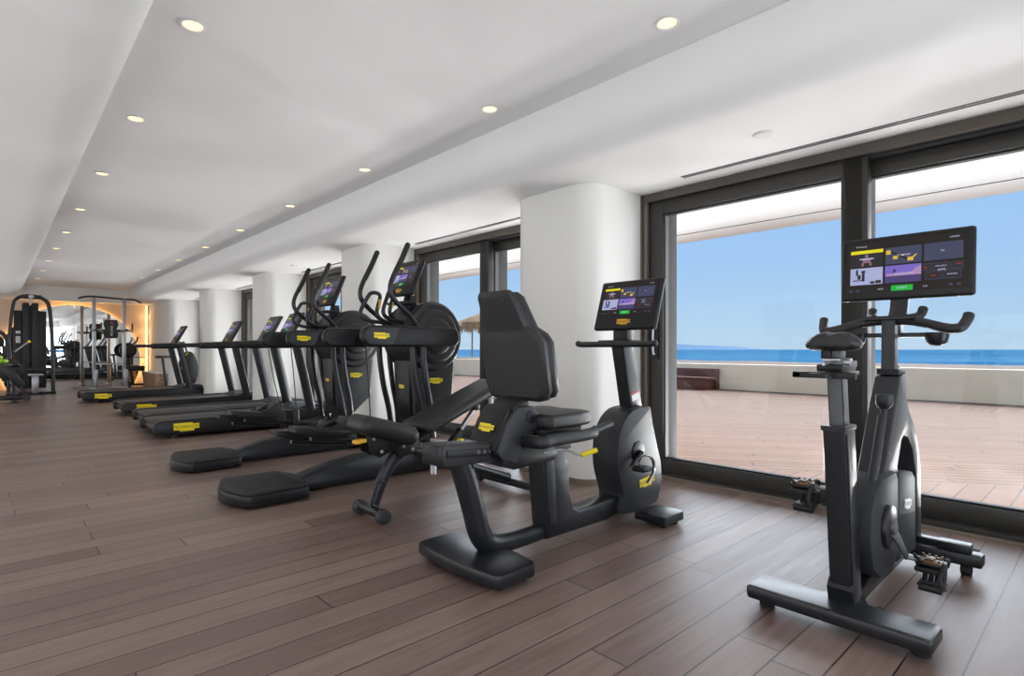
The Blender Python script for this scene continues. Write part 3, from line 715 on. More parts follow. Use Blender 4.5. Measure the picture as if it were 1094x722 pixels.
m.tube([(1.50, YC, .54), (1.545, YC, .42), (1.59, YC, .28), (1.63, YC, .16), (1.69, YC, .100), (1.82, YC, .083), (2.02, YC, .085), (2.12, YC, .09)], [.050, .050, .050, .050, .046, .040, .040, .040], flat=(.95, 1.1), seg=20)
m.build('rear_post', rb)
m = MB(M_metal, M_dgrey, base=B)
m.prism([(2.02, .055), (1.975, .50), (2.165, .50), (2.17, .47), (2.19, .26), (2.215, .175), (2.26, .155), (2.62, .17), (2.64, .09), (2.50, .055)], YC-.055, YC+.055, .012)
m.prism([(2.03, .13), (1.998, .46), (2.06, .46), (2.085, .13)], YC-.060, YC-.054, .002, mi=1)
m.build('centre_frame', rb)
m = MB(M_dgrey, M_blk, M_grey, base=B)                                      # seat rail
m.prism([(1.36, .515), (1.365, .595), (1.40, .600), (2.10, .545), (2.20, .54), (2.20, .49), (2.10, .475), (1.40, .500)], YC-.055, YC+.055, .010)
m.box((1.70, YC-.058, .535), (.60, .006, .03), .001, rot=(0, .075, 0), mi=1)
for k in range(6): m.box((1.57+.035*k, YC-.062, .548-.0026*k), (.018, .004, .016), rot=(0, .075, 0), mi=2)
m.box((1.372, YC, .554), (.04, .125, .09), .012, mi=1)
m.build('seat_rail', rb)
m = MB(M_blk, M_dgrey, M_metal, base=B)                                     # carriage under the seat
m.prism([(1.68, .47), (1.70, .545), (1.98, .545), (2.05, .50), (2.03, .455), (1.76, .445)], YC-.10, YC+.10, .014, mi=0)
m.prism([(1.67, .50), (1.64, .54), (1.70, .67), (1.76, .735), (1.86, .735), (1.92, .68), (1.92, .60), (1.80, .56), (1.76, .48)], YC-.112, YC-.085, .010, mi=1)
m.prism([(1.67, .50), (1.64, .54), (1.70, .67), (1.76, .735), (1.86, .735), (1.92, .68), (1.92, .60), (1.80, .56), (1.76, .48)], YC+.085, YC+.112, .010, mi=1)
m.prism([(1.655, .51), (1.635, .545), (1.715, .72), (1.74, .735), (1.76, .72), (1.69, .56)], YC-.09, YC+.09, .008, mi=0)
m.cyl((1.845, YC-.113, .685), (0, 1, 0), .030, .008, .002, mi=0)
sc_ = m.build('seat_carriage', rb)
nv = Vector((-.918, 0, .397)); vv = Vector((.397, 0, .918)); uu = Vector((0, -1, 0))
b_ = MB(M_yel, M_ink, base=B); b_.badge((1.672, YC+.005, .640), uu, vv, .105); b_.build('badge', sc_)
m = MB(M_uph, base=B)                                                       # seat cushion
m.prism([(1.88, 1.80), (1.90, 1.775), (2.10, 1.775), (2.20, 1.80), (2.235, 1.86), (2.21, 1.94), (2.20, 1.98), (2.21, 2.02), (2.235, 2.10), (2.20, 2.16), (2.10, 2.185), (1.90, 2.185), (1.88, 2.16)], .625, .695, .022, plane='XY', seg=4)
m.build('seat', rb)
m = MB(M_blk, base=B); m.prism([(1.86, 1.82), (2.15, 1.82), (2.19, 1.87), (2.19, 2.09), (2.15, 2.14), (1.86, 2.14)], .595, .628, .01, plane='XY'); m.build('seat_base', rb)
# backrest: narrow top, broad lower part; shell behind, cushion in front
def back_shape(inset): 
    i_ = inset
    return [(-.118+i_, .50-i_), (-.10+i_, .515-i_), (.10-i_, .515-i_), (.118-i_, .50-i_), (.145-i_, .35), (.198-i_, .325-i_), (.222-i_, .275), (.215-i_, .05), (.195-i_, .01+i_), (.15, 0+i_), (-.15, 0+i_), (-.195+i_, .01+i_), (-.215+i_, .05), (-.222+i_, .275), (-.198+i_, .325-i_), (-.145+i_, .35)]
def back(y, z, t): 
    # local (lateral, height, thickness forward) -> world, with the recline and gentle curve
    x = 1.845-.155*(z/.515)+ .03*math.sin(PI*z/.515) + t + .20*(y*y)
    return (x, YC+y, .755+z+.05*t)
def back_mesh(mat, t0, t1, inset, name):
    b = bmesh.new(); S = back_shape(inset); n_ = len(S)
    def grid(t, sc, shrink):
        return [b.verts.new(back(p[0]*shrink, .2575+(p[1]-.2575)*shrink, t)) for p in S]
    rings = [grid(t0, 1, .90), grid(t0+.004, 1, .965), grid(t0+(t1-t0)*.3, 1, 1.0), grid(t0+(t1-t0)*.7, 1, 1.0), grid(t1-.004, 1, .965), grid(t1, 1, .90)]
    for a, c in zip(rings, rings[1:]):
        for j in range(n_): b.faces.new((a[j], a[(j+1) % n_], c[(j+1) % n_], c[j]))
    # caps as a strip between left and right outline
    for rg in (rings[0], rings[-1]):
        h = n_//2
        L = [rg[0], rg[15], rg[14], rg[13], rg[12], rg[11], rg[10]]; R_ = [rg[3], rg[4], rg[5], rg[6], rg[7], rg[8], rg[9]]
        b.faces.new((rg[0], rg[1], rg[2], rg[3]))
        for k in range(6): b.faces.new((L[k], R_[k], R_[k+1], L[k+1]))
    m = MB(mat, base=B); m._merge(b, 0); return m
m = back_mesh(M_uphb, .0, .045, .0, 'x'); 
for (y, z) in ((.07, .47), (-.07, .47), (.16, .22), (-.16, .22), (.16, .05), (-.16, .05)):
    p = back(y, z, -.001); m.cyl(p, (1, 0, 0), .007, .004, .001, seg=12)
m.build('backrest_shell', rb)
back_mesh(M_uph, .040, .105, .008, 'x').build('backrest', rb)
m = MB(M_blk, base=B); m.prism([(1.74, .68), (1.77, .735), (1.80, .765), (1.86, .775), (1.86, .70), (1.80, .66)], YC-.085, YC+.085, .008); m.build('backrest_bracket', rb)
m = MB(M_blk2, M_grey, base=B)                                              # side grips around the seat with cup ring
for s_ in (-1, 1):
    y = YC+s_*.235
    m.tube([(1.80, YC+s_*.10, .575), (1.79, y-.0*s_, .585), (1.86, y+s_*.01, .590), (2.10, y+s_*.01, .592), (2.17, y, .60)], .022, seg=14, flat=(1.3, .8))
    m.tube([(2.14, y, .60), (2.30, y-s_*.005, .625)], .0185, mi=0, smooth=False, seg=14).tube([(2.155, y, .602), (2.165, y, .6035)], .0225, smooth=False, mi=1)
    m.tube([(1.86, y-s_*.05, .598), (1.90, y-s_*.085, .598), (2.0, y-s_*.085, .598), (2.06, y-s_*.04, .598), (2.09, y, .598)], .016, flat=(1.4, .6))
m.build('side_grips', rb)
m = MB(M_steel, M_yel, base=B); m.tube([(1.92, YC-.12, .51), (2.02, YC-.15, .515), (2.07, YC-.20, .495), (2.09, YC-.215, .492)], .006, mi=0)
m.tube([(2.085, YC-.215, .490), (2.175, YC-.235, .505)], .0125, mi=1, smooth=False)
m.build('adjustment_lever', rb, label='seat lever with yellow grip')
m = MB(M_house, M_blk, M_grey, base=B)                                      # drum housing
DR = [(2.60, .075), (2.60, .17), (2.575, .24), (2.545, .33), (2.54, .43), (2.56, .53), (2.62, .61), (2.71, .655), (2.845, .66), (2.86, .645), (2.885, .55), (2.93, .42), (2.965, .32), (2.975, .22), (2.955, .14), (2.90, .085)]
m.prism(DR, YC-.095, YC+.085, .012, smooth=4)
DI = [(2.76+(p[0]-2.75)*.95, .375+(p[1]-.375)*.965) for p in DR]
m.cyl((2.73, YC-.096, .41), (0, 1, 0), .060, .012, .004, mi=1)
dh = m.build('drum_housing', rb)
b_ = MB(M_yel, M_ink, base=B); b_.badge((2.82, YC-.0965, .225), (1, 0, .10), (-.10, 0, 1), .15); b_.build('badge', dh)
def rcrank(s_, q):
    cx, cz = 2.73, .41; y0 = YC+s_*.115; px, pz = cx+.13*math.cos(q), cz+.13*math.sin(q)
    m = MB(M_chrome, M_steel, M_blk, base=B)
    m.tube([(cx, y0-s_*.02, cz), (cx, y0, cz), (px, y0+s_*.015, pz)], [.018, .016, .012], smooth=False, flat=(.7, 1.2), mi=2)
    m.cyl((px, y0+s_*.06, pz), (0, 1, 0), .009, .09, mi=1)
    c_ = m.build('crank_arm', rb)
    p = MB(M_blk, M_chrome, base=B); yp = y0+s_*.085
    p.box((px, yp, pz), (.085, .08, .028), .008)
    p.tube([(px-.01, yp-.042, pz-.07), (px+.045, yp-.044, pz-.015), (px+.04, yp-.04, pz+.05), (px, yp-.02, pz+.075), (px-.035, yp, pz+.06), (px-.05, yp+.03, pz+.01)], .006, mi=1, flat=(1.8, .6), seg=8)
    p.tube([(px+.03, yp+.042, pz), (px+.03, yp+.03, pz+.05), (px+.0, yp, pz+.07)], .005, mi=1, seg=8)
    p.build('pedal', c_)
rcrank(-1, math.radians(-150)); rcrank(1, math.radians(30))
m = MB(M_metal, M_red, M_white, base=B)                                     # console mast
m.prism([(2.745, .63), (2.86, .63), (2.745, 1.03), (2.655, 1.03)], YC-.045, YC+.045, .012)
q = (2.783, YC-.0455, .705)
m.quad(q, (.96, 0, .27), (-.27, 0, .96), -.038, .038, .0, .035, 2, .0008).quad(q, (.96, 0, .27), (-.27, 0, .96), -.038, .038, .035, .047, 1, .0008)
m.build('mast', rb)
m = MB(M_blk2, M_grey, base=B)
m.tube([(2.63, YC-.27, 1.035), (2.63, YC-.25, 1.03), (2.63, YC+.25, 1.03), (2.63, YC+.27, 1.035)], .0175, smooth=False, seg=14, flat=(1, 1.15))
m.ball((2.63, YC-.27, 1.035), .018).ball((2.63, YC+.27, 1.035), .018)
m.box((2.68, YC, 1.045), (.12, .22, .02), .005, mi=0)
m.build('handlebar', rb)
m = MB(M_blk, base=B); m.box((2.71, YC, 1.085), (.05, .10, .09), .006); m.build('console_neck', rb)
u, v, n = console(2.665, 1.118, 2.760, 1.412, YC-.03, .43, .035, rb, B, .375, .198, off=(0, .035))

# ------------------------------------------------------------------ ADJUSTABLE BENCH
B = (2.05, 3.0, 0); yb = 3.0
bn = empty('workout_bench', B, 'adjustable black workout bench with raised back pad behind the recumbent bike', 'bench')
m = MB(M_metal, M_greyrub, base=B); m.tube([(1.64, 2.90, .05), (1.64, 3.12, .05)], .030, smooth=False)
for y in (2.865, 3.145): m.cyl((1.64, y, .042), (0, 1, 0), .042, .06, .012, mi=1)
m.build('rear_foot', bn)
m = MB(M_metal, base=B)
m.tube([(1.645, yb, .06), (1.70, yb, .20), (1.76, yb, .30), (1.83, yb, .37), (1.93, yb, .385), (2.05, yb, .35)], [.031, .034, .036, .037, .036, .034], flat=(.8, 1.15), seg=14)
m.tube([(1.93, yb, .365), (2.30, yb, .235), (2.73, yb, .075)], .034, smooth=False, seg=14)
m.build('frame', bn)
m = MB(M_metal, M_greyrub, base=B); m.tube([(2.73, 2.74, .048), (2.73, 3.30, .048)], .028, smooth=False)
for y in (2.69, 3.34): m.cyl((2.73, y, .047), (0, 1, 0), .046, .11, .014, mi=1)
m.build('front_foot', bn)
m = MB(M_blk, M_steel, M_gold, base=B)
for s_ in (-.055, .055): m.prism([(1.56, .53), (1.60, .40), (1.66, .365), (1.76, .40), (1.80, .345), (1.92, .37), (1.93, .47), (1.86, .50)], yb+s_-.005, yb+s_+.005, .002)
for x, z in ((1.62, .48), (1.67, .40), (1.85, .45), (1.88, .39)): m.cyl((x, yb-.063, z), (0, 1, 0), .010, .008, .002, mi=1)
m.tube([(1.80, yb-.10, .42), (1.80, yb+.10, .40)], .008, mi=1, smooth=False)
m.build('seat_bracket', bn)
m = MB(M_gold, base=B); m.box((1.535, yb-.05, .475), (.07, .05, .022), .006, rot=(0, -.1, 0)); m.build('release_tab', bn, label='amber pull tab')
def pad(x0, z0, x1, z1, th, w0, w1, mat, name):
    """pad whose top runs from (x0,z0) to (x1,z1); w0,w1 widths at each end"""
    d = Vector((x1-x0, 0, z1-z0)); L = d.length; ang = -math.atan2(z1-z0, x1-x0)
    b = bmesh.new(); bmesh.ops.create_cube(b, size=1)
    for v_ in b.verts: v_.co = Vector(((v_.co.x+.5)*L, v_.co.y*(w0 if v_.co.x < 0 else w1), (v_.co.z-.5)*th))
    bmesh.ops.bevel(b, geom=list(b.edges), offset=min(th*.47, .05), segments=7, profile=.5, affect='EDGES', clamp_overlap=True)
    R = Matrix.Rotation(ang, 4, 'Y')
    for v_ in b.verts: v_.co = R @ v_.co+Vector((x0, yb, z0))
    m = MB(mat, base=B); m._merge(b, 0); return m
pad(1.545, .632, 1.915, .520, .115, .25, .28, M_uph, 'seat').build('seat_pad', bn)
pad(1.92, .535, 2.58, .80, .07, .31, .28, M_uph, 'back').build('back_pad', bn)
m = MB(M_dgrey, base=B); m.tube([(1.93, yb, .43), (2.50, yb, .665)], .030, smooth=False, flat=(1.2, .7)); m.build('back_pad_support', bn)
m = MB(M_steel, M_metal, M_yel, base=B)
m.tube([(2.17, yb, .33), (2.30, yb, .46)], .028, smooth=False, mi=1).tube([(2.28, yb, .44), (2.42, yb, .60)], .018, smooth=False, mi=0)
m.box((2.42, yb, .61), (.05, .07, .05), .008, mi=1)
m.build('telescopic_strut', bn)
m = MB(M_yel, base=B); m.cyl((2.25, yb-.06, .40), (0, 1, 0), .017, .045, .004); m.build('locking_knob', bn, label='yellow locking knob')
m = MB(M_steel, base=B); m.tube([(2.03, yb-.07, .30), (2.01, yb-.10, .22)], .019, smooth=False).tube([(2.04, yb-.03, .34), (2.03, yb-.07, .30)], .008, smooth=False); m.build('adjuster_pin', bn)
m = MB(M_metal, base=B); m.tube([(1.69, yb-.06, .22), (1.655, yb-.065, .225), (1.625, yb-.065, .20), (1.605, yb-.065, .12), (1.61, yb-.065, .095), (1.64, yb-.06, .085)], .009); m.build('carry_handle', bn)

# ------------------------------------------------------------------ ELLIPTICAL / VARIABLE STRIDE TRAINERS
B = (2.2, 3.95, 0); yc = 3.95
el = empty('elliptical_trainer', B, 'nearest black elliptical trainer, behind the workout bench, with tall moving arms', 'elliptical trainer', 'elliptical trainers')
m = MB(M_blk, M_rub, base=B)                                                # rear step platform
PF = [(1.085, 3.85), (1.078, 3.95), (1.085, 4.05), (1.14, 4.22), (1.17, 4.245), (1.52, 4.235), (1.55, 4.215), (1.595, 4.05), (1.60, 3.95), (1.595, 3.85), (1.55, 3.685), (1.52, 3.665), (1.17, 3.655), (1.14, 3.68)]
m.prism(PF, .012, .085, .010, plane='XY')
PG = [(1.31+(p[0]-1.31)*.97, 3.95+(p[1]-3.95)*.97) for p in PF]
m.prism(PG, .080, .108, .012, plane='XY', mi=1)
for k in range(18): m.bb(1.16+.02*k, 1.166+.02*k, 3.74, 4.16, .107, .1105, mi=1)
m.build('step_platform', el)
m = MB(M_metal, M_dgrey, base=B)                                            # arched floor beam
m.prism([(1.50, .015), (1.50, .075), (1.62, .115), (1.80, .160), (2.02, .190), (2.30, .205), (2.75, .21), (2.98, .19), (3.02, .05), (2.98, .015)], 3.86, 4.04, .012)
m.prism([(1.52, .085), (1.62, .119), (1.80, .165), (2.02, .196), (2.30, .211), (2.75, .215), (2.75, .20), (2.30, .19), (1.90, .16), (1.55, .07)], 3.885, 4.015, .006, mi=1)
m.box((2.86, yc, .05), (.14, .62, .07), .014)
m.build('base_beam', el)
m = MB(M_blk2, M_blk, base=B)                                               # drum housing body
m.prism([(2.46, 1.10), (2.455, .60), (2.475, .42), (2.53, .34), (2.62, .35), (2.74, .45), (2.82, .52), (2.835, .60), (2.83, 1.10)], 3.80, 4.10, .030, smooth=3, seg=4)
m.prism([(2.43, .95), (2.43, .60), (2.445, .47), (2.48, .42), (2.50, .95)], 3.84, 4.06, .012, mi=1)
m.prism([(2.52, .34), (2.40, .19), (2.66, .19), (2.68, .40)], 3.88, 4.02, .01, mi=1)
ho = m.build('housing', el)
m = MB(M_blk2, M_dgrey, base=B)                                             # stepped round shells on both sides
for s_ in (-1, 1):
    y0 = yc+s_*.13
    m.lathe([(.285, 0), (.285, .02), (.265, .045), (.262, .05), (.225, .052), (.205, .078), (.198, .082), (.150, .084), (.135, .100), (.120, .105), (.001, .108)], (2.63, y0, 1.105), (0, s_, 0), seg=48)
m.lathe([(.28, -.14), (.28, .14)], (2.63, yc, 1.105), (0, 1, 0), seg=48, mi=0)
m.build('drum_shell', el)
b_ = MB(M_yel, M_ink, base=B); b_.badge((2.66, 3.7985, .745), (1, 0, 0), (0, 0, 1), .13); b_.build('badge', ho)
b_ = MB(M_yel, M_ink, base=B); b_.badge((2.4285, 3.95, .70), (0, -1, 0), (0, 0, 1), .085); b_.build('badge', ho)
def rail(s_):
    y = yc+s_*.315; m = MB(M_blk, M_dgrey, base=B)
    P = []
    x0, x1, z0, z1, r_ = 1.90, 2.76, 1.02, 1.175, .075
    for k in range(9): q = PI/2+PI*k/8; P.append((x0+r_+r_*math.cos(q), (z0+z1)/2+(z1-z0)/2*math.sin(q)))
    for k in range(9): q = -PI/2+PI*k/8; P.append((x1-r_+r_*math.cos(q), (z0+z1)/2+(z1-z0)/2*math.sin(q)))
    m.prism(P, y-.036, y+.036, .022, seg=4)
    m.prism([(1.955, 1.035), (1.925, 1.06), (1.92, 1.13), (1.955, 1.160), (2.20, 1.160), (2.14, 1.035)], y-.040, y-.03, .003, mi=1)
    m.bb(2.50, 2.56, min(y, yc+s_*.1), max(y, yc+s_*.1), 1.06, 1.14, .01)
    return m.build('side_rail', el)
r1, r2 = rail(-1), rail(1)
b_ = MB(M_yel, M_ink, base=B); b_.badge((2.045, yc-.3562, 1.10), (1, 0, 0), (0, 0, 1), .125); b_.build('badge', r1)
for s_ in (-1, 1):
    y = yc+s_*.235
    m = MB(M_metal, M_rub, M_gold, base=B)                                  # swinging upper arm
    m.tube([(2.335, y, 1.80), (2.29, y, 1.70), (2.215, y, 1.56), (2.185, y, 1.47), (2.20, y, 1.40), (2.27, y, 1.33), (2.36, y, 1.26), (2.43, y, 1.17), (2.46, y, 1.08)], .019, seg=14)
    m.tube([(2.335, y, 1.80), (2.29, y, 1.70), (2.225, y, 1.575)], .0215, seg=14, mi=1)
    m.ball((2.337, y, 1.803), .0215, mi=1)
    m.cyl((2.46, y, 1.10), (0, 1, 0), .05, .05, .01, mi=0)
    m.build('moving_arm', el)
    y = yc+s_*.255
    for dx in (0, .095):
        m = MB(M_metal, base=B)
        m.tube([(2.37+dx, y, 1.07), (2.375+dx, y, .92), (2.41+dx*.95, y, .70), (2.46+dx*.85, y, .50), (2.49+dx*.7, y, .30)], .022, seg=14, flat=(.8, 1.15)); m.build('lower_strut', el)
    yp = yc+s_*.17; dz = .06 if s_ < 0 else 0
    m = MB(M_metal, M_steel, base=B)
    m.tube([(1.60, yp, .33+dz), (1.90, yp, .29+dz), (2.20, yp, .27+dz*.6), (2.52, y-.02*s_, .29)], .022, seg=12); pl = m.build('pedal_lever', el)
    m = MB(M_blk, M_rub, M_blk2, base=B)                                    # foot pedal with toe guard
    m.prism([(1.47, .385+dz), (1.47, .42+dz), (1.52, .418+dz), (1.88, .37+dz), (1.90, .335+dz), (1.80, .315+dz), (1.60, .335+dz)], yp-.075, yp+.075, .012, mi=0)
    m.prism([(1.70, .39+dz), (1.84, .455+dz), (1.87, .45+dz), (1.885, .37+dz)], yp-.078, yp-.062, .006, mi=2).prism([(1.70, .39+dz), (1.84, .455+dz), (1.87, .45+dz), (1.885, .37+dz)], yp+.062, yp+.078, .006, mi=2)
    m.prism([(1.80, .42+dz), (1.845, .462+dz), (1.875, .455+dz), (1.885, .37+dz), (1.86, .37+dz)], yp-.07, yp+.07, .006, mi=2)
    m.build('foot_pedal', pl)
    m = MB(M_dgrey, base=B); m.box((2.03, yp-.05, .33+dz), (.055, .05, .15), .024, seg=4).ball((2.03, yp-.078, .295+dz), .018); m.build('cable_anchor', pl)
    m = MB(M_rub, base=B); m.tube([(1.955, yc+s_*.285, 1.03), (2.00, yc+s_*.25, .70), (2.03, yp-.05, .40+dz)], .0045, seg=8); m.build('suspension_cable', el)
# fixed handlebar loop
m = MB(M_metal, M_gold, base=B)
for s_ in (-1, 1):
    y = lambda d: yc+s_*d
    m.tube([(2.50, y(.07), 1.20), (2.36, y(.11), 1.215), (2.24, y(.15), 1.23), (2.17, y(.175), 1.26), (2.16, y(.18), 1.31), (2.21, y(.16), 1.42), (2.235, y(.145), 1.455), (2.275, y(.12), 1.455), (2.29, y(.105), 1.42), (2.26, y(.10), 1.30), (2.30, y(.09), 1.24), (2.42, y(.07), 1.20)], .0155, seg=12)
    m.tube([(2.287, y(.103), 1.40), (2.27, y(.10), 1.33)], .0168, mi=1, smooth=False)
m.build('fixed_handlebar', el)
m = MB(M_metal, M_blk, base=B); m.prism([(2.44, 1.25), (2.56, 1.25), (2.53, 1.44), (2.48, 1.44)], yc-.05, yc+.05, .01); m.box((2.42, yc, 1.372), (.12, .24, .022), .006, mi=1); m.build('console_neck', el)
console(2.385, 1.435, 2.505, 1.728, yc, .40, .035, el, B, .35, .205, off=(0, .03), simple=False)
e2 = copy_tree(el); e2.location = (2.2, 5.33, 0)
e2['label'] = 'second black elliptical trainer, between the nearest one and the row of treadmills'

# ------------------------------------------------------------------ TREADMILLS
B = (2.2, 7.6, 0); yc = 7.6
tm = empty('treadmill', B, 'nearest black treadmill, right behind the second elliptical trainer', 'treadmill', 'treadmills by the windows')
m = MB(M_blk, M_rub, M_dgrey, base=B)
SIDE = [(1.30, .055), (1.285, .09), (1.285, .165), (1.315, .198), (1.36, .208), (3.28, .235), (3.36, .20), (3.38, .06), (3.30, .04), (1.60, .04)]
for s_ in (-1, 1): m.prism(SIDE, yc+s_*.34, yc+s_*.43, .014)
m.prism([(1.33, .07), (1.31, .11), (1.33, .15), (3.0, .16), (3.0, .05)], yc-.345, yc+.345, .004)
m.prism([(2.85, .16), (2.90, .235), (3.05, .275), (3.30, .265), (3.37, .20), (3.37, .06), (2.85, .05)], yc-.345, yc+.345, .012, mi=2)
for x in (1.50, 3.2):
    for y in (yc-.36, yc+.36): m.cyl((x, y, .022), (0, 0, 1), .03, .044, .004, mi=1)
dk = m.build('deck', tm)
m = MB(M_belt, base=B); m.prism([(1.32, .16), (1.30, .175), (1.34, .196), (2.88, .212), (2.88, .16)], yc-.32, yc+.32, .003); m.build('running_belt', tm)
b_ = MB(M_yel, M_ink, base=B); b_.badge((1.60, yc-.431, .125), (1, 0, .0), (0, 0, 1), .26); b_.build('badge', dk)
b_ = MB(M_gold, base=B); b_.cyl((1.298, yc-.385, .13), (1, 0, .15), .022, .006, .001); b_.build('badge', dk)
for s_ in (-1, 1):
    m = MB(M_metal, base=B); y = yc+s_*.40
    m.tube([(3.06, y, .20), (2.99, y, .52), (2.87, y, 1.04)], .052, smooth=True, flat=(.75, 1.15), seg=20); m.build('upright', tm)
    m = MB(M_metal, M_rub, M_blk, base=B)
    m.tube([(2.12, y, 1.065), (2.14, y, 1.068), (2.75, y, 1.075)], .030, smooth=False, flat=(1, 1.15), seg=14, mi=1).ball((2.12, y, 1.065), (.02, .029, .033), mi=1)
    m.tube([(2.50, y, 1.068), (2.54, y, 1.07), (2.93, y, 1.08), (2.97, y, 1.08)], [.034, .046, .050, .034], smooth=False, flat=(1, 1.2), seg=16, mi=2)
    m.build('handrail', tm)
m = MB(M_blk, M_grey, base=B)
m.box((2.86, yc, 1.07), (.16, .80, .055), .015).box((2.80, yc-.25, 1.10), (.12, .10, .03), .01).box((2.80, yc+.25, 1.10), (.12, .10, .03), .01)
m.tube([(2.72, yc-.10, 1.08), (2.66, yc-.09, 1.10), (2.66, yc+.09, 1.10), (2.72, yc+.10, 1.08)], .014)
m.build('dashboard', tm)
u, v, n = console(2.80, 1.09, 3.02, 1.50, yc, .46, .045, tm, B, .40, .235, off=(0, .07), badge=True, mats=(M_dgrey, M_grey))
for (x, y, lab) in ((2.27, 8.56, 'second nearest black treadmill, close beside the nearest one'), (2.30, 10.45, 'third nearest black treadmill, standing alone with a gap on both sides'), (2.10, 13.35, 'farthest black treadmill, next to the pull-up rack')):
    o = copy_tree(tm); o.location = (x, y, 0); o['label'] = lab

# ------------------------------------------------------------------ FAR MACHINES
# cable tower with arched frame
B = (.78, 16.6, 0)
ct = empty('cable_machine', B, 'tall black cable machine with arched tube frame, far left in front of the mirror', 'gym machine')
m = MB(M_metal, base=B)
for y in (16.15, 16.35): m.tube([(.40, y, .02), (.42, y, 1.2), (.48, y, 1.95), (.56, y, 2.14), (.72, y, 2.2), (.84, y, 2.2), (1.0, y, 2.14), (1.10, y, 1.95), (1.15, y, 1.2), (1.17, y, .02)], .032, seg=10)
m.bb(.62, .96, 16.1, 16.4, 2.14, 2.22, .02).bb(.36, 1.21, 16.10, 16.40, .0, .05, .01)
m.build('arch_frame', ct)
m = MB(M_dgrey, M_ink, M_white, base=B)
m.bb(.50, .70, 16.45, 16.75, .12, 1.88, .02).bb(.86, 1.06, 16.45, 16.75, .12, 1.88, .02).bb(.64, .76, 16.40, 16.78, .12, 2.06, .03).bb(.80, .92, 16.40, 16.78, .12, 2.06, .03).bb(.74, .82, 16.50, 16.7, .12, 2.0, mi=1)
m.bb(.53, .61, 16.443, 16.449, 1.15, 1.30, mi=2).bb(.53, .61, 16.443, 16.449, 1.36, 1.42, mi=2)
m.build('weight_tower', ct)
m = MB(M_uph, M_steel, base=B); m.bb(.70, 1.12, 15.75, 16.05, .52, .60, .03).bb(.78, .90, 15.85, 15.97, .04, .42, .02, mi=1).bb(.72, .98, 15.8, 16.0, .42, .47, .01, mi=1); m.bb(.80, .88, 15.88, 16.5, .03, .08, .01, mi=1)
m.build('seat_unit', ct)
m = MB(M_steel, M_yel, base=B); m.cyl((.78, 16.08, 2.18), (0, 1, 0), .05, .05, .01).tube([(.78, 16.08, 2.15), (.78, 16.08, 2.02)], .02, smooth=False)
m.build('pulley', ct)
m = MB(M_steel, M_yel, base=B); m.tube([(.50, 15.7, .95), (.72, 15.7, 1.16)], .02, smooth=False).ball((.73, 15.7, 1.17), .03, mi=1)
m.build('lever', ct, label='steel lever with yellow knob')
m = MB(M_blk, M_white, base=B)
m.bb(.62, .66, 16.43, 16.44, .2, 1.8, .002, mi=0); m.build('cable_guard', ct)
ct.location = (.60, 16.9, 0)
# leg curl style machine at the left edge
B = (.22, 14.2, 0)
lm = empty('leg_press_machine', B, 'dark strength machine with round weight cam cut by the left edge of the view', 'gym machine')
m = MB(M_metal, base=B)
m.tube([(-.10, 14.2, .02), (-.12, 14.2, 1.0), (-.06, 14.2, 1.28), (.04, 14.2, 1.34), (.14, 14.2, 1.26), (.20, 14.2, 1.05), (.22, 14.2, .7), (.30, 14.2, .06)], .035, seg=10)
m.bb(-.25, .48, 14.12, 14.28, .05, .13, .01).bb(.24, .30, 13.95, 14.5, .0, .06, .01).bb(-.22, -.16, 13.95, 14.5, 0, .06, .01)
m.build('frame', lm)
m = MB(M_blk, M_gold, base=B); m.cyl((.02, 14.12, 1.14), (0, 1, 0), .12, .08, .02).cyl((.02, 14.07, 1.0), (0, 1, 0), .07, .04, .01, mi=0); m.tube([(.02, 14.1, 1.0), (.22, 14.05, .72), (.34, 14.0, .72)], .035).cyl((.02, 14.045, 1.0), (0, 1, 0), .015, .02, mi=1)
m.build('weight_cam', lm)
m = MB(M_uph, M_metal, base=B)
m.box((.26, 14.0, .50), (.14, .32, .44), .04, rot=(0, -.55, 0)); m.tube([(.44, 13.8, .10), (.44, 14.2, .10)], .06, smooth=False).tube([(.18, 13.85, .11), (.44, 13.85, .11)], .03, smooth=False, mi=1)
m.tube([(.34, 14.0, .35), (.42, 13.95, .20)], .03, smooth=False, mi=1)
m.cyl((.20, 14.1, .62), (0, 1, 0), .20, .06, .02, mi=1)
m.build('pads', lm)
# side table with apples
B = (-.10, 11.6, 0)
tb = empty('side_table', B, 'small dark pedestal table at the left edge holding green apples', 'table')
MB(M_greyrub, base=B).lathe([(.30, .755), (.305, .765), (.305, .775), (.30, .785), (.001, .786)], (-.10, 11.6, 0), seg=40).build('table_top', tb)
MB(M_blk, base=B).lathe([(.18, .0), (.18, .012), (.12, .02), (.10, .03), (.10, .75), (.001, .755)], (-.10, 11.6, 0), seg=24).build('pedestal', tb)
ap = None; spots = [(.02, 11.52, 0), (.08, 11.58, 0), (.11, 11.50, 0), (.05, 11.47, 0), (.06, 11.53, .058), (.13, 11.57, 0)]
al = ['green apple on the side table, leftmost in view', 'green apple at the back of the small pile', 'green apple on the right front of the pile', 'green apple at the front of the pile', 'green apple on top of the small pile', 'green apple farthest right on the side table']
for k, (x, y, dz) in enumerate(spots):
    if ap is None:
        ap = empty('apple', (x, y, .786+dz), al[k], 'apple', 'green apples on the side table'); b0 = (x, y, .786+dz)
        MB(M_apple, base=b0).lathe([(.001, .006), (.014, .001), (.028, .012), (.035, .032), (.032, .052), (.018, .064), (.006, .060), (.001, .054)], b0, seg=18).build('flesh', ap)
        MB(M_bench_wood, base=b0).tube([(x, y, b0[2]+.055), (x+.003, y, b0[2]+.075)], .0015, seg=6, smooth=False).build('stem', ap)
    else:
        o = copy_tree(ap); o.location = (x, y, .786+dz); o['label'] = al[k]
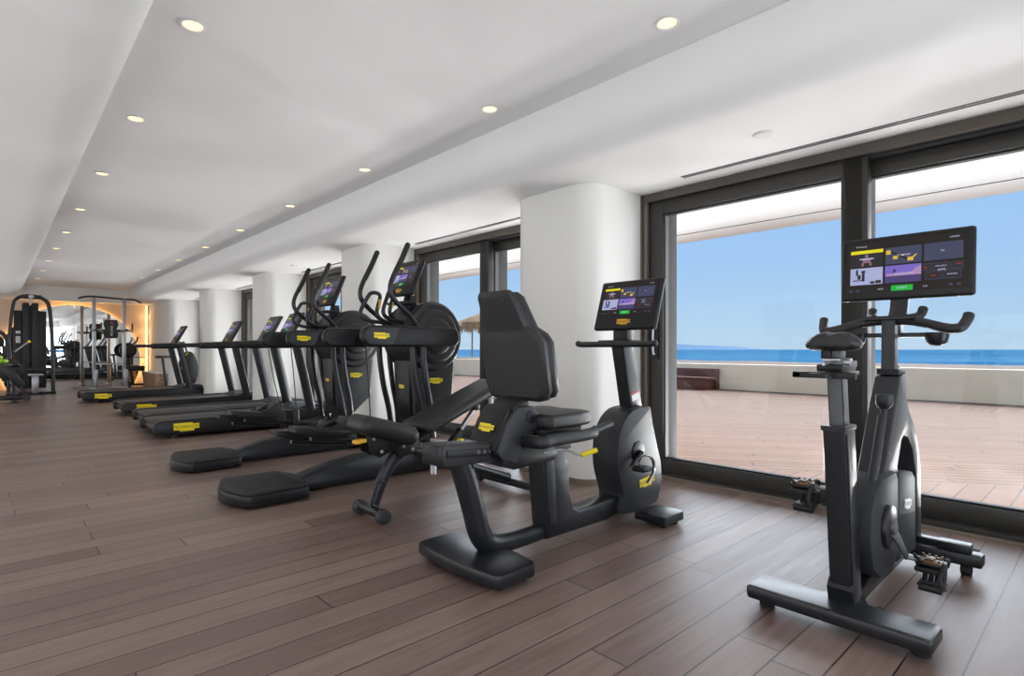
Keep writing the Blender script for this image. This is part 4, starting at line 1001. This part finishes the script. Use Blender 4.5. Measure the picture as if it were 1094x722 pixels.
# pull-up / dip rack
B = (2.25, 17.2, 0)
rk = empty('pull_up_rack', B, 'grey steel pull-up rack with black back pad standing before the round mirror', 'gym rack')
for x in (1.93, 2.55):
    m = MB(M_steel, base=B); m.bb(x-.035, x+.035, 17.16, 17.24, .02, 2.28, .006).bb(x-.05, x+.05, 16.9, 17.5, 0, .05, .008).bb(x-.02, x+.06, 17.05, 17.16, .04, .50, .006); m.build('upright', rk)
m = MB(M_metal, base=B)
m.tube([(1.62, 17.1, 2.24), (1.74, 17.15, 2.29), (1.93, 17.2, 2.31), (2.55, 17.2, 2.28), (2.75, 17.15, 2.27), (2.90, 17.1, 2.20)], .022, seg=10); m.build('pull_up_bar', rk)
m = MB(M_metal, M_steel, base=B)
for x in (1.93, 2.55):
    m.tube([(x-.10, 17.05, 1.48), (x+.16, 17.05, 1.48)], .028, smooth=False, mi=1).tube([(x+(.15 if x > 2 else .13), 17.05, 1.44), (x+(.15 if x > 2 else .13), 17.05, 1.66)], .018, smooth=False)
    m.tube([(x, 17.2, 1.48), (x, 16.75, 1.48)], .025, smooth=False)
m.bb(1.93, 2.55, 17.18, 17.23, 1.44, 1.50, .005); m.build('crossbar', rk)
m = MB(M_steel, base=B); m.bb(1.93, 2.55, 17.19, 17.22, .62, .66, .004); m.build('crossbar', rk)
m = MB(M_uph, M_white, M_red, base=B)
m.prism([(2.12, 1.28), (2.10, 1.40), (2.14, 1.50), (2.10, 1.62), (2.13, 1.74), (2.38, 1.74), (2.41, 1.62), (2.37, 1.50), (2.41, 1.40), (2.39, 1.28)], 17.02, 17.10, .02)
m.text('POWER', (2.27, 17.018, 1.47), (0, 0, 1), (-1, 0, 0), .075, mi=1); m.box((2.27, 17.016, 1.66), (.06, .006, .05), mi=2)
m.build('back_pad', rk)
rk.location = (2.13, 17.2, 0)
# rowing ergometer silhouette beside the mirror
B = (2.72, 17.6, 0)
er = empty('air_bike', B, 'small black fan bike between the pull-up rack and the warm lit wall', 'exercise bike')
m = MB(M_blk, M_dgrey, base=B); m.cyl((2.62, 17.6, .98), (0, 1, 0), .20, .12, .03, seg=32).cyl((2.62, 17.53, .98), (0, 1, 0), .13, .02, .006, seg=32, mi=1); m.build('fan_housing', er)
m = MB(M_metal, base=B); m.bb(2.50, 3.0, 17.56, 17.64, .42, .56, .02).tube([(2.62, 17.6, .8), (2.74, 17.6, .06)], .035, smooth=False).tube([(2.62, 17.6, 1.1), (2.80, 17.6, 1.20), (2.84, 17.6, 1.34)], .02).bb(2.60, 2.66, 17.38, 17.82, 0, .06, .01).bb(2.98, 3.04, 17.38, 17.82, 0, .06, .01).bb(2.62, 3.0, 17.58, 17.62, .03, .08).tube([(2.95, 17.6, .5), (3.01, 17.6, .05)], .03, smooth=False).tube([(2.66, 17.6, .80), (3.0, 17.6, .78)], .012, smooth=False)
m.build('frame', er)
er.location = (2.74, 18.08, 0)
# dark upright bike between the farthest treadmill and the fourth column
B = (3.3, 14.9, 0)
ub = empty('upright_bike', B, 'black upright bike by the farthest window, half hidden behind the farthest treadmill', 'exercise bike')
m = MB(M_blk, M_yel, base=B); m.prism([(3.18, .20), (3.14, .5), (3.2, .8), (3.32, .95), (3.46, .9), (3.56, .6), (3.52, .25), (3.36, .14)], 14.82, 14.98, .02, smooth=3).tube([(3.20, 14.815, .55), (3.24, 14.815, .8), (3.34, 14.815, .92)], .008, mi=1); m.build('housing', ub)
m = MB(M_metal, base=B); m.bb(2.75, 3.6, 14.86, 14.94, .03, .12, .01).bb(2.75, 2.82, 14.65, 15.15, 0, .07, .01).bb(3.54, 3.61, 14.65, 15.15, 0, .07, .01).tube([(2.92, 14.9, .08), (2.84, 14.9, .8)], .03, smooth=False).tube([(3.34, 14.9, .9), (3.28, 14.9, 1.15), (3.22, 14.7, 1.17)], .02).tube([(3.28, 14.9, 1.15), (3.22, 15.1, 1.17)], .02); m.build('frame', ub)
m = MB(M_uph, base=B); m.prism([(2.70, 14.80), (2.82, 14.78), (3.0, 14.87), (3.0, 14.93), (2.82, 15.02), (2.70, 15.0)], .80, .86, .02, plane='XY'); m.build('seat', ub)
